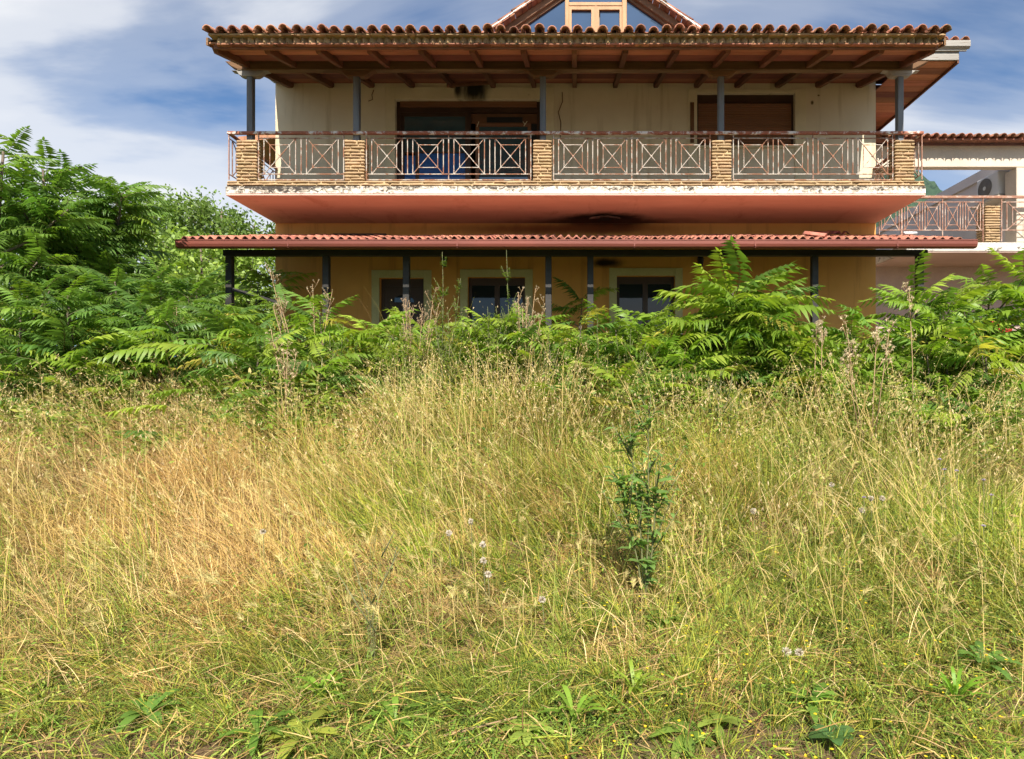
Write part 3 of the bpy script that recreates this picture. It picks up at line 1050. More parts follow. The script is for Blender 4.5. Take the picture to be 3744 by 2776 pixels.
# upper door: surround, shutter box, frames, glazing
mb = MB()
mb.box(-4.44, -4.222, YW - 0.025, YW - 0.001, 5.74, 8.74).box(-0.818, -0.50, YW - 0.025, YW - 0.001, 5.74, 8.74).box(-4.222, -0.818, YW - 0.025, YW - 0.001, 8.452, 8.74)
mb.build('door_surround', M['cream2'], house, bevel=0.004)
dr = MB()
dr.box(-4.215, -4.13, YW + 0.10, YW + 0.2, 5.74, 8.45).box(-0.91, -0.825, YW + 0.10, YW + 0.2, 5.74, 8.45)
dr.box(-4.13, -0.91, YW + 0.10, YW + 0.2, 8.20, 8.31).box(-4.13, -0.91, YW + 0.10, YW + 0.2, 5.74, 5.80)
dr.box(-2.60, -2.47, YW + 0.095, YW + 0.2, 5.80, 8.20)
do = dr.build('balcony_door', M['brownalu'], house)
for k in range(3):
    MB().box(-4.13, -0.91, YW + 0.07 + 0.01 * (k % 2), YW + 0.14, 8.315 + k * 0.045, 8.357 + k * 0.045).build('shutter_slat', M['shutter'], do)
MB().box(-4.05, -2.605, YW + 0.155, YW + 0.165, 7.29, 8.12).build('pane', M['tealglass'], do)
MB().box(-4.05, -3.79, YW + 0.16, YW + 0.17, 5.82, 7.20).box(-3.70, -2.605, YW + 0.16, YW + 0.17, 5.82, 7.25).build('blue_reflection_pane', M['reflectglass'], do)  # panes carry the painted blue reflection
MB().box(-3.79, -3.70, YW + 0.15, YW + 0.175, 5.80, 7.255).build('door_stile', M['brownalu'], do)
MB().box(-4.05, -2.605, YW + 0.15, YW + 0.178, 7.258, 7.286).build('door_stile', M['brownalu'], do)
MB().box(-4.13, -4.05, YW + 0.13, YW + 0.18, 5.80, 8.2).box(-4.05, -2.605, YW + 0.13, YW + 0.18, 8.12, 8.2).build('door_leaf_frame', M['brownalu'], do)
MB().box(-2.465, -0.915, YW + 0.16, YW + 0.18, 7.96, 8.19).build('door_panel', M['rafter'], do)
MB().box(-2.10, -1.25, YW + 0.15, YW + 0.159, 7.985, 8.11).build('vent_slot', M['black'], do)
lf = MB().box(-2.36, -2.28, YW + 0.13, YW + 0.18, 5.80, 7.95).box(-1.13, -1.05, YW + 0.13, YW + 0.18, 5.80, 7.95).box(-2.28, -1.13, YW + 0.13, YW + 0.18, 7.88, 7.95).build('door_leaf_frame', M['shutter'], do)
MB().box(-2.28, -1.13, YW + 0.155, YW + 0.165, 5.80, 7.88).build('pane', M['tealglass'], do)
MB().box(-1.045, -0.915, YW + 0.16, YW + 0.18, 5.80, 7.955).build('dark_gap', M['black'], do)
MB().bar((-2.33, YW + 0.12, 7.86), (-2.28, YW + 0.12, 7.99), 0.012, 0.012).build('torn_strip', M['cream2'], do)
MB().bar((-1.22, YW + 0.12, 7.88), (-1.14, YW + 0.12, 8.0), 0.012, 0.012).bar((-1.19, YW + 0.118, 7.92), (-1.24, YW + 0.118, 7.99), 0.012, 0.012).build('torn_strip', M['cream2'], do)

# upper window with roller shutter
mb = MB()
mb.box(2.64, 2.85, YW - 0.025, YW - 0.001, 5.95, 8.69).box(5.142, 5.40, YW - 0.025, YW - 0.001, 5.95, 8.69).box(2.85, 5.142, YW - 0.025, YW - 0.001, 8.602, 8.68)
mb.build('window_surround', M['cream2'], house, bevel=0.004)
wf = MB().box(2.852, 2.90, YW + 0.08, YW + 0.2, 7.36, 8.6).box(5.09, 5.138, YW + 0.08, YW + 0.2, 7.36, 8.6).box(2.90, 5.09, YW + 0.08, YW + 0.2, 8.42, 8.598).build('shuttered_window', M['brownalu'], house)
for k in range(25):
    z0 = 7.362 + k * 0.042
    MB().prism_x([(YW + 0.105, z0), (YW + 0.093, z0 + 0.012), (YW + 0.093, z0 + 0.030), (YW + 0.105, z0 + 0.040), (YW + 0.13, z0 + 0.040), (YW + 0.13, z0)], 2.90, 5.09).build('shutter_slat', M['shutter'], wf)
MB().box(2.80, 5.19, YW - 0.05, YW + 0.2, 7.31, 7.358).build('window_sill', M['cream2'], house)
MB().box(2.685, 2.775, YW - 0.045, YW - 0.026, 7.42, 8.37).build('shutter_strap_box', M['rafter'], house, bevel=0.006)
# hanging wires
mb = MB()
mb.tube([(-1.0 + 0.69 + 0.0, YW - 0.01, 8.62), (-0.30, YW - 0.012, 8.4), (-0.40, YW - 0.012, 8.15), (-0.34, YW - 0.012, 7.9), (-0.36, YW - 0.012, 7.4)], 0.009, 5)
mb.build('loose_cable', M['rafter'], house)
MB().tube([(-4.72, YW - 0.012, 8.67), (-4.76, YW - 0.03, 8.55), (-4.74, YW - 0.03, 8.44), (-4.84, YW - 0.03, 8.40)], 0.009, 5).build('loose_cable', M['rafter'], house)

# ground floor doors: pale surrounds, dark frames and panes
for i, (a, b, c_, d_) in enumerate(LO_OPS):
    s = 0.18
    mb = MB()
    mb.box(a - s, a, YW - 0.03, YW - 0.001, 2.08, d_ + s).box(b, b + s, YW - 0.03, YW - 0.001, 2.08, d_ + s).box(a, b, YW - 0.03, YW - 0.001, d_, d_ + s)
    mb.build('door_surround', M['pale'], house, bevel=0.004)
    mb = MB()
    t = 0.07
    mb.box(a + 0.003, a + t, YW + 0.12, YW + 0.2, 2.09, d_).box(b - t, b - 0.003, YW + 0.12, YW + 0.2, 2.09, d_).box(a + t, b - t, YW + 0.12, YW + 0.2, d_ - 0.17, d_ - 0.003)
    if i != 0:
        mb.box((a + b) / 2 - 0.06, (a + b) / 2 + 0.06, YW + 0.115, YW + 0.2, 2.09, d_ - 0.17)
    dd = mb.build('ground_floor_door', M['brownalu'], house)
    if i == 0:
        MB().box(a + t, b - t, YW + 0.14, YW + 0.18, 2.09, d_ - 0.17).build('door_leaf', M['brownalu'], dd)
        arcp = [(-4.07 + 0.26 * math.cos(math.pi * k / 10), 3.72 + 0.17 * math.sin(math.pi * k / 10)) for k in range(11)]
        MB().prism(arcp, YW + 0.125, YW + 0.138).build('fanlight', M['glass'], dd)
        MB().box(a + t + 0.1, b - t - 0.1, YW + 0.128, YW + 0.139, 2.3, 3.0).build('door_panel', M['brownalu'], dd, bevel=0.01)
        MB().tube([(b - 0.15, YW + 0.13, 3.15), (b - 0.15, YW + 0.06, 3.15), (b - 0.27, YW + 0.06, 3.15)], 0.012, 6).build('handle', M['metalwhite'], dd)
    else:
        mid = (a + b) / 2
        for p, q in ((a + t, mid - 0.06), (mid + 0.06, b - t)):
            MB().box(p, q, YW + 0.15, YW + 0.16, 2.09, d_ - 0.17).build('pane', M['glass'], dd)
        MB().tube([(mid, YW + 0.11, 3.1), (mid, YW + 0.06, 3.1), (mid + 0.11, YW + 0.06, 3.09)], 0.011, 6).build('handle', M['metalwhite'], dd)
for x in (-3.04, 2.90):
    wl = MB().box(x - 0.03, x + 0.03, YW - 0.03, YW - 0.001, 4.58, 4.78).bar((x, YW - 0.03, 4.74), (x, YW - 0.16, 4.78), 0.02, 0.02).build('wall_lantern', M['black'], house)
    hx_ = [(x + 0.075 * math.cos(k * math.pi / 3), YW - 0.16 + 0.075 * math.sin(k * math.pi / 3)) for k in range(6)]
    mb = MB()
    mb.tube([(x, YW - 0.16, 4.50), (x, YW - 0.16, 4.68)], [0.05, 0.08], 6).tube([(x, YW - 0.16, 4.68), (x, YW - 0.16, 4.76)], [0.095, 0.02], 6)
    mb.build('lantern_head', M['black'], wl)

# ------------------------------------------------------------------ tiled canopy over the ground floor
can = empty('veranda_canopy', (0, 12.0, 2.05))
tag(can, 'long low red tiled canopy with red gutter on dark posts along the ground floor', 'canopy')
CY0, CY1 = 11.25, 13.97
CZ0, CS = 4.455, 0.278
cang = math.atan(CS)
cx0, cx1 = -7.42, 7.44
MB().prism_x([(CY0, CZ0 - 0.05), (CY1, CZ0 - 0.05 + (CY1 - CY0) * CS), (CY1, CZ0 - 0.02 + (CY1 - CY0) * CS), (CY0, CZ0 - 0.02)], cx0 + 0.02, cx1 - 0.02).build('canopy_deck', M['darktimber'], can)
# gutter: open trough
mb = MB()
gpoly = [(CY0 - 0.13, 4.432), (CY0 - 0.13, 4.36), (CY0 - 0.11, 4.31), (CY0 - 0.07, 4.292), (CY0 - 0.005, 4.292), (CY0 - 0.005, 4.36), (CY0 - 0.015, 4.36), (CY0 - 0.015, 4.302), (CY0 - 0.068, 4.302), (CY0 - 0.104, 4.318), (CY0 - 0.12, 4.362), (CY0 - 0.12, 4.432)]
mb.prism_x(gpoly, cx0 - 0.03, cx1 + 0.05)
mb.tube([(cx0 - 0.03, CY0 - 0.128, 4.432), (cx1 + 0.05, CY0 - 0.128, 4.432)], 0.013, 6)
gut = mb.build('gutter', M['gutter'], can, bevel=0.004)
for x in (cx0 - 0.03, cx1 + 0.05):
    MB().prism_x([(p[0], p[1]) for p in gpoly[:5]] + [(CY0 - 0.005, 4.44)], x - 0.004, x + 0.004).build('gutter_end', M['gutter'], gut)
for x in (-5.35, -2.2, 1.1, 3.35, 6.0):
    MB().box(x - 0.012, x + 0.012, CY0 - 0.134, CY0 - 0.0, 4.284, 4.291).box(x - 0.012, x + 0.012, CY0 - 0.1355, CY0 - 0.1305, 4.31, 4.432).build('gutter_bracket', M['gutter'], gut)
# timber frame
MB().box(-7.05, 7.05, 11.94, 12.06, 4.325, 4.445).build('canopy_beam', M['darktimber'], can, bevel=0.006)
for x in np.arange(-6.95, 7.0, 0.99):
    MB().prism_x([(CY0 + 0.06, CZ0 - 0.06), (CY0 + 0.10, CZ0 - 0.115), (11.93, CZ0 - 0.09 + 0.6 * CS - 0.03), (CY1 - 0.0, CZ0 - 0.15 + (CY1 - CY0) * CS), (CY1 - 0.0, CZ0 - 0.055 + (CY1 - CY0) * CS)], x - 0.045, x + 0.045).build('rafter', M['darktimber'], can)
for x in (-6.94, -5.0, -3.39, -0.54, 0.30, 4.80, 6.91):
    MB().box(x - 0.062, x + 0.062, 11.94, 12.06, gzs(x, 12.0) - 0.05, 4.324).build('canopy_post', M['darktimber'], can, bevel=0.006)
MB().bar((-6.88, 12.0, 3.66), (-6.02, 12.3, 3.42), 0.06, 0.06).build('loose_brace', M['darktimber'], can)


# S tiles
def wave_tile(w, L, seed):
    r = random.Random(seed)
    n = 7
    v, f = [], []
    for (y, zz) in ((0, 0.018), (L, 0.0)):
        for th in (0, -0.014):
            for k in range(n + 1):
                a = k / n
                v.append((-w / 2 + w * a, y, zz + th + 0.033 * math.cos(2 * math.pi * (a - 0.5)) + r.uniform(-.0012, .0012)))
    m_ = n + 1
    for k in range(n):
        f += [(k, k + 1, 2 * m_ + k + 1, 2 * m_ + k), (m_ + k, 3 * m_ + k, 3 * m_ + k + 1, m_ + k + 1), (k, m_ + k, m_ + k + 1, k + 1), (2 * m_ + k, 2 * m_ + k + 1, 3 * m_ + k + 1, 3 * m_ + k)]
    f += [(0, 2 * m_, 3 * m_, m_), (n, m_ + n, 3 * m_ + n, 2 * m_ + n)]
    me, _ = MB().add(v, f).mesh('roof_tile', M['newtile'], True, center=False)
    return me


tp = 0.1635
ncol = int((cx1 - cx0) / tp)
wt_ = [wave_tile(tp * 1.015, 0.42, i) for i in range(4)]
rows = 7
rl = (CY1 - CY0 + 0.04) / rows
rest = MB()
wv = np.array([v.co[:] for v in wt_[0].vertices])
wfc = [tuple(p.vertices) for p in wt_[0].polygons]
for r in range(rows):
    for k in range(ncol):
        x = cx0 + tp * (k + 0.5)
        y = CY0 - 0.05 + r * rl
        if r == 0 and 0.93 < (k / ncol) < 0.932:
            continue
        jit = random.uniform(-.007, .007) + 0.010 * math.sin(k * 0.21) + 0.006 * math.sin(k * 0.83 + r)
        mx = Tr(x, y + random.uniform(-.008, .008), CZ0 + 0.028 + (y - CY0) * CS + 0.004 * r * 0 + jit) @ Rz(random.uniform(-.012, .012)) @ Rx(cang - 0.012)
        if r < 3:
            place('roof_tile', wt_[(k * 7 + r) % 4], can, mx)
        else:
            rest.add([mx @ Vector(p) for p in wv], wfc)
o = rest.build('upper_roof_tiles', M['newtile'], can, smooth=True)
tag(o, kind='stuff')
# shifted, broken tiles near the right
for (x, y, rz_, up) in ((5.62, 13.2, 0.5, 0.07), (5.80, 13.15, 0.2, 0.085), (6.02, 13.25, -0.3, 0.07), (4.75, 11.32, 0.9, 0.05)):
    place('roof_tile', wt_[1], can, Tr(x, y, CZ0 + 0.03 + (y - CY0) * CS + up) @ Rz(rz_) @ Rx(cang + 0.05))
# loose things lying on the canopy
o = MB().bar((-5.55, 13.72, CZ0 + 0.07 + (13.72 - CY0) * CS), (-4.35, 13.76, CZ0 + 0.07 + (13.76 - CY0) * CS), 0.10, 0.03).build('loose_plank', M['darktimber'])
tag(o, 'thin dark plank lying on the canopy tiles left of centre', 'plank')
mb = MB()
mb.tube([(7.02, 12.75, CZ0 + 0.115 + 1.5 * CS), (7.36, 12.9, CZ0 + 0.155 + 1.5 * CS)], 0.035, 12)
o = mb.build('pipe_offcut', M['metalwhite'], None, True)
tag(o, 'short white pipe lying on the right end of the canopy tiles', 'pipe')

# ------------------------------------------------------------------ neighbouring house on the right
nb_h = empty('neighbour_house', (11, 17.6, 2.05))
tag(nb_h, 'tan neighbouring house with railed terrace and tiled beam at the right edge', 'house')
NY = 15.7
MB().box(8.7, 16.5, NY, 17.55, 5.30, 5.53).build('terrace_slab', M['peel2'], nb_h, bevel=0.01)
MB().box(8.75, 16.4, NY + 0.02, 17.55, 5.27, 5.297).build('terrace_underside', M['neighpink'], nb_h)
MB().box(7.9, 17, 17.56, 17.8, 1.8, 5.5).build('lower_wall', M['neighpink'], nb_h)
stone_pillar(nb_h, 10.79, 11.17, NY, 0.40, 5.54, 6.50, 14)
railing(nb_h, (8.6, NY + 0.03), (10.73, NY + 0.03), 5.86, 6.60, 4, M['rust'], 0.010, 0.3, 0.1)
railing(nb_h, (11.22, NY + 0.03), (13.4, NY + 0.03), 5.86, 6.60, 2, M['rust'], 0.010, 0.3, 0.1)
railing(nb_h, (8.0, NY + 0.03), (8.58, NY + 0.03), 5.86, 6.60, 1, M['rust'], 0.010, 0.3, 0.1)
MB().box(7.6, 13.6, NY, NY + 0.06, 6.70, 6.76).build('hand_rail', M['rust'], nb_h)
# beam with tile coping
bm = MB().box(7.6, 16.5, 16.0, 16.22, 7.62, 8.20).build('terrace_beam', M['neigh'], nb_h, bevel=0.015)
MB().prism_x([(15.64, 8.205), (16.5, 8.36), (16.5, 8.40), (15.64, 8.235)], 7.5, 16.6).build('coping_deck', M['oldtile'], bm)
ntile = barrel_mesh('coping_tile', 0.095, 0.085, 1.0, 0.018)
k = 0
x = 7.6
while x < 13.6:
    place('coping_tile', ntile, bm, Tr(x, 15.53 + random.uniform(-.015, .015), 8.235 + random.uniform(-.006, .006)) @ Rx(0.2))
    x += 0.222
MB().box(8.35, 8.6, 16.225, 22.5, 7.62, 8.2).build('side_beam', M['neigh'], nb_h)
MB().box(8.45, 8.6, 16.5, 22.0, 8.22, 8.3).build('side_coping', M['oldtile'], nb_h)
MB().box(11.82, 12.3, 16.0, 16.44, 5.54, 7.615).build('column', M['neigh'], nb_h, bevel=0.015)
# receding party wall with coping
MB().box(12.15, 12.4, 16.45, 33, 5.53, 7.92).build('side_wall', M['neighgrey'], nb_h)
MB().box(12.08, 12.45, 16.45, 33.05, 7.92, 8.20).build('wall_coping', M['neighgrey'], nb_h)
# air conditioner
ac = MB().box(11.75, 12.07, 16.6, 17.5, 7.10, 7.76).build('air_conditioner', M['metalwhite'], None, bevel=0.02)
tag(ac, 'white outdoor air conditioner unit with round fan on the neighbour\'s terrace wall', 'air conditioner')
mb = MB()
mb.tube([(11.749, 17.13, 7.43), (11.735, 17.13, 7.43)], 0.27, 24)
fan = mb.build('fan_grille', M['grille'], ac)
for r_ in (0.1, 0.16, 0.22, 0.27):
    q = MB()
    pts = [(11.73, 17.13 + r_ * math.cos(a), 7.43 + r_ * math.sin(a)) for a in np.linspace(0, 2 * math.pi, 25)]
    q.tube(pts, 0.006, 4)
    q.build('grille_ring', M['grille'], fan)
MB().tube([(11.734, 17.13, 7.43), (11.72, 17.13, 7.43)], 0.055, 14).build('fan_hub', M['metalwhite'], fan)
MB().box(11.7, 12.145, 16.55, 17.7, 7.0, 7.06).build('wall_shelf', M['neigh'], nb_h)

# ------------------------------------------------------------------ vegetation: compound leaves
def frond_mesh(seed, pairs, droop, tint):
    r = np.random.default_rng(seed)
    parts = []
    t = np.linspace(0.16, 0.985, pairs)
    def axis(tt):
        return np.stack([tt * 0.97, 0.06 * np.sin(tt * 3 + seed), 0.16 * tt - droop * tt * tt], -1)
    for sgn in (-1, 1):
        tt = np.clip(t + r.uniform(-.012, .012, pairs), 0, 1)
        b = axis(tt)
        ahead = 0.28 + 0.45 * tt
        tang = unit(axis(tt + 0.01) - axis(tt))
        out = np.stack([np.zeros(pairs), np.full(pairs, float(sgn)), np.full(pairs, 0.10)], -1)
        d = unit(out + tang * ahead[:, None] + r.normal(0, .09, (pairs, 3)))
        Ln = (0.235 * np.sin(np.pi * (0.18 + 0.72 * tt)) ** 0.7) * r.uniform(.85, 1.1, pairs)
        side = unit(np.cross(d, np.array([0, 0, 1.0])) + r.normal(0, .18, (pairs, 3)))
        bend = np.stack([np.zeros(pairs), np.zeros(pairs), r.uniform(-1.05, -.35, pairs)], -1)
        col = np.array(tint)[None] * r.uniform(.78, 1.2, (pairs, 1))
        parts.append(strips(b, d, side, Ln, Ln * 0.33, bend, (0, .28, .62, 1), (.12, 1, .72, 0), col, col * 1.08))
    b = axis(np.array([0.985]))
    parts.append(strips(b, np.array([[.95, 0, -.3]]), np.array([[0, 1., 0]]), .13, .05, np.array([[0, 0, -.3]]), (0, .35, .7, 1), (.2, 1, .7, 0), np.array([tint]) * 1.1))
    # midrib
    ts = np.linspace(0, 1, 8)
    ax = axis(ts)
    rad = 0.0085 * (1 - 0.75 * ts)
    V, T = [], []
    for i in range(8):
        for k in range(3):
            a = 2 * math.pi * k / 3
            V.append(ax[i] + np.array([0, math.cos(a) * rad[i], math.sin(a) * rad[i]]))
    for i in range(7):
        for k in range(3):
            k2 = (k + 1) % 3
            a, b2, c2, d2 = i * 3 + k, i * 3 + k2, (i + 1) * 3 + k2, (i + 1) * 3 + k
            T += [(a, b2, c2), (a, c2, d2)]
    V = np.array(V)
    parts.append((V, np.array(T), np.tile(np.array([[0.20, 0.20, 0.07]]), (len(V), 1))))
    return join(parts)


G1, G2, G3, G4 = (0.185, 0.285, 0.034), (0.135, 0.235, 0.038), (0.27, 0.35, 0.045), (0.10, 0.19, 0.038)
FR_ARR = [frond_mesh(i, p, dr_, ti) for i, (p, dr_, ti) in enumerate([(11, .38, G1), (13, .55, G2), (12, .28, G1), (14, .62, G3), (10, .45, G2), (13, .34, G4), (12, .5, G3), (11, .7, G1), (9, .8, (.42, .36, .07)), (12, .42, G1), (13, .3, G3), (12, .5, (.11, .20, .04)), (14, .4, (.145, .24, .045))])]
FR = [np_mesh('frond', *a, M['leaf']) for a in FR_ARR]


def sapling(label, u, Y, topv, n, fl, seed,  lean=(0, 0), group='tree-of-heaven saplings', side=0, name='sapling', low=0.3):
    r = random.Random(seed)
    x = PX(u, Y)
    z0 = gzs(x, Y)
    zt = PZ(topv, Y)
    h_ = max(0.35, zt - z0 - 0.42 * fl)
    root = empty(name, (x, Y, z0))
    tag(root, label, 'tree' if h_ > 2.2 else 'sapling', group)
    mb = MB()
    pts = []
    for i in range(6):
        t = i / 5
        pts.append(Vector((x + lean[0] * t * t + 0.05 * math.sin(seed + 4 * t), Y + lean[1] * t * t + 0.05 * math.cos(seed + 3 * t), z0 - 0.05 + h_ * t)))
    r0 = 0.010 + 0.011 * h_
    mb.tube(pts, [r0 * (1 - 0.7 * i / 5) for i in range(6)], 6)
    tips = [(pts, low, 1.0, n)]
    for k in range(side):
        t0 = r.uniform(.35, .8)
        i0 = int(t0 * 5)
        b0 = pts[i0].lerp(pts[min(5, i0 + 1)], t0 * 5 - i0)
        az = r.uniform(0, 2 * math.pi)
        ln = r.uniform(.35, .7) * (0.5 + 0.2 * h_)
        bp = [b0 + Vector((math.cos(az) * ln * q, math.sin(az) * ln * q, ln * (0.55 * q + 0.4 * q * q))) for q in (0, .35, .7, 1)]
        mb.tube(bp, [r0 * .5, r0 * .4, r0 * .3, r0 * .2], 5)
        tips.append((bp, .5, .9, max(5, n // 3)))
    mb.build('trunk', M['bark'] if h_ > 1.2 else M['stem'], root, True)
    for path, lo, sc, cnt in tips:
        az = r.uniform(0, 6.28)
        for k in range(cnt):
            t = lo + (1 - lo) * ((k + 0.5) / cnt) ** 0.8
            q = t * (len(path) - 1)
            i0 = min(int(q), len(path) - 2)
            b = path[i0].lerp(path[i0 + 1], q - i0)
            az += 2.4 + r.uniform(-.35, .35)
            top = (k + 0.5) / cnt
            el = math.radians(4 + 44 * top ** 2.0 + r.uniform(-16, 16))
            s = fl * sc * r.uniform(.75, 1.12) * (1.0 - 0.15 * top ** 3) * (0.8 + 0.2 * min(1, 3 * top))
            mx = Matrix.Translation(b) @ Rz(az) @ Ry(-el) @ Rx(r.uniform(-.5, .5)) @ Matrix.Diagonal((s, s, s, 1))
            place('frond', FR[r.choice((1, 4, 5, 5, 11, 12, 1, 0, 11, 12) if u < 560 else ((0, 1, 2, 3, 4, 5, 6, 7, 9, 10, 11, 8) if r.random() < .5 else (0, 1, 2, 3, 6, 7, 9, 10)))], root, mx)
    return root


SAP = [
    ('tallest bright green sapling with arching leaves, right of the third doorway', 1600, 9.0, 562, 26, 1.05, 1, 5),
    ('leafy sapling before the right canopy post, below the short white pipe', 1985, 9.2, 590, 14, 0.85, 2, 1),
    ('upright sapling between the right canopy post and the neighbour\'s stone pillar', 2065, 8.7, 585, 14, 0.85, 3, 1),
    ('tall sapling under the neighbour\'s terrace slab', 2150, 9.0, 562, 16, 0.9, 4, 2),
    ('sapling cut by the right edge of the picture, under the terrace railing', 2235, 8.5, 585, 14, 0.9, 5, 1),
    ('low sapling in front of the lower wall corner at right', 1850, 8.8, 662, 12, 0.8, 6, 0),
    ('low sapling left of the right house corner, half before the dark post', 1745, 8.3, 705, 10, 0.75, 7, 0),
    ('sapling with feathery leaves in front of the third doorway from the left', 1400, 8.8, 660, 15, 0.85, 8, 0),
    ('upright feathery sapling left of the third doorway, before the twin posts', 1262, 9.0, 652, 13, 0.75, 9, 0),
    ('sapling in the shade of the canopy beside the twin dark posts', 1262, 12.7, 605, 9, 0.8, 10, 0),
    ('low feathery sapling before the second doorway\'s right side', 1190, 8.6, 690, 9, 0.65, 11, 0),
    ('sapling with drooping leaves in front of the first doorway', 800, 9.2, 662, 15, 0.85, 12, 0),
    ('pale feathery sapling beside the second canopy post from the left', 705, 9.1, 622, 12, 0.8, 13, 0),
    ('sapling against the left corner of the house', 620, 9.6, 618, 13, 0.8, 14, 0),
    ('bushy sapling just left of the house corner, behind the leftmost post', 560, 13.2, 575, 14, 0.9, 15, 1),
    ('sapling in front of the leftmost canopy post', 500, 10.2, 640, 12, 0.8, 16, 0),
    ('sapling below the left end of the red gutter', 420, 10.4, 590, 14, 0.9, 17, 1),
    ('sapling left of the gutter\'s left end', 345, 10.2, 548, 16, 0.95, 18, 1),
    ('slender tree with a bare lower trunk near the left edge, tallest of the left thicket', 105, 9.4, 318, 30, 1.0, 19, 4),
    ('feathery tree whose top shows against the cloud left of the balcony', 262, 10.6, 368, 26, 1.0, 20, 3),
    ('tree cut by the left edge of the picture, top in front of the cloud', 5, 8.6, 270, 26, 1.0, 21, 3),
    ('young tree between the two tall trees of the left thicket', 185, 10.0, 400, 20, 0.95, 22, 2),
    ('low sapling at the left picture edge above the dry grass', 30, 7.8, 600, 12, 0.85, 23, 0),
    ('low spreading sapling below the slender left tree', 145, 8.0, 585, 13, 0.85, 24, 0),
    ('dark sapling in the middle of the left thicket', 260, 8.6, 560, 15, 0.9, 25, 1),
    ('low sapling at the foot of the left thicket, nearest the dry grass', 345, 8.3, 640, 11, 0.8, 26, 0),
    ('low sapling between left thicket and leftmost post', 450, 8.5, 660, 11, 0.8, 27, 0),
    ('small sapling before the left house corner, at the dry grass edge', 560, 8.2, 690, 11, 0.75, 28, 0),
    ('small sapling low in front of the second canopy post', 690, 8.0, 720, 9, 0.7, 29, 0),
    ('low sapling at the foot of the tallest right sapling', 1500, 8.3, 730, 10, 0.75, 30, 0),
    ('low sapling spreading right of the tallest right sapling', 1680, 8.5, 735, 10, 0.8, 31, 0),
    ('low sapling under the terrace saplings near the right edge', 2020, 8.1, 690, 12, 0.85, 32, 0),
    ('low sapling at the far right below the neighbour\'s house', 2150, 7.9, 690, 12, 0.85, 33, 0),
    ('feathery sapling at the foot of the first doorway\'s right jamb', 925, 9.3, 668, 14, 0.8, 34, 0),
    ('feathery sapling at the foot of the second doorway', 1075, 9.4, 662, 14, 0.8, 35, 0),
    ('feathery sapling covering the left jamb foot of the third doorway', 1335, 9.2, 660, 14, 0.8, 36, 0),
    ('feathery sapling covering the right jamb foot of the third doorway', 1462, 9.2, 668, 14, 0.8, 37, 0),
    ('small feathery sapling between the second doorway and the fourth post', 1150, 9.1, 655, 13, 0.75, 38, 0),
]
for (lb, u, Y, tv, n, fl, sd_, sb) in SAP:
    lf_ = u < 560
    sapling(lb, u, Y, tv, int(n * (2.0 if lf_ else 1.5)), fl * (.80 if lf_ else 1.08), sd_, side=sb + (2 if lf_ else 1))

# ------------------------------------------------------------------ undergrowth of small leaves and fronds (one mass)
def inst(arr, mats, tint):
    V, T, C = arr
    out = []
    n = len(V)
    Vh = np.concatenate([V, np.ones((n, 1))], 1)
    VV = np.einsum('nij,kj->nki', mats[:, :3, :], Vh).reshape(-1, 3)
    TT = (T[None] + (np.arange(len(mats)) * n)[:, None, None]).reshape(-1, 3)
    CC = (C[None] * tint[:, None, :]).reshape(-1, 3)
    return VV, TT, CC


def np_mats(pos, az, el, roll, s):
    ca, sa, ce, se, cr, sr = np.cos(az), np.sin(az), np.cos(el), np.sin(el), np.cos(roll), np.sin(roll)
    n = len(az)
    Rz_ = np.zeros((n, 3, 3)); Rz_[:, 0, 0] = ca; Rz_[:, 0, 1] = -sa; Rz_[:, 1, 0] = sa; Rz_[:, 1, 1] = ca; Rz_[:, 2, 2] = 1
    Ry_ = np.zeros((n, 3, 3)); Ry_[:, 0, 0] = ce; Ry_[:, 0, 2] = -se; Ry_[:, 2, 0] = se; Ry_[:, 2, 2] = ce; Ry_[:, 1, 1] = 1
    Rx_ = np.zeros((n, 3, 3)); Rx_[:, 0, 0] = 1; Rx_[:, 1, 1] = cr; Rx_[:, 1, 2] = -sr; Rx_[:, 2, 1] = sr; Rx_[:, 2, 2] = cr
    R = Rz_ @ Ry_ @ Rx_
    Mx = np.zeros((n, 4, 4))
    Mx[:, :3, :3] = R * s[:, None, None]
    Mx[:, :3, 3] = pos
    Mx[:, 3, 3] = 1
    return Mx


N = 3600
Yu = rng.uniform(6.8, 11.7, N)
uu = rng.uniform(-500, 2700, N)
xu = (uu - U0) / F0 * Yu
# thicket: left and right deep, the middle only near the house
left = np.clip((760 - uu) / 200, 0, 1)
right = np.clip((uu - 1180) / 150, 0, 1)
mid_ = np.clip(1 - np.abs(uu - 985) / 230, 0, 1)
lim = 9.1 + 1.1 * mid_ - 1.3 * left - 1.0 * right + (vnoise(xu, Yu, .55) - .5) * 2.4
keep = Yu > lim + rng.normal(0, .25, N)
Yu, xu, uu, left = Yu[keep], xu[keep], uu[keep], left[keep]
n = len(Yu)
hgt = rng.uniform(0.1, 1.0, n) * (0.7 + 0.6 * left) * np.clip((11.9 - Yu) / 1.5 + 0.5, .5, 1) * (1 + .35 * np.clip(1 - np.abs(uu - 1050) / 450, 0, 1))
pos = np.stack([xu, Yu, gz(xu, Yu) + hgt], 1)
ms = np_mats(pos, rng.uniform(0, 6.28, n), rng.uniform(-.1, .9, n), rng.uniform(-.5, .5, n), rng.uniform(.4, .8, n))
which = rng.integers(0, len(FR_ARR), n)
parts = [inst(FR_ARR[k], ms[which == k], np.tile(rng.uniform(.75, 1.15, ((which == k).sum(), 1)), (1, 3))) for k in range(len(FR_ARR)) if (which == k).any()]
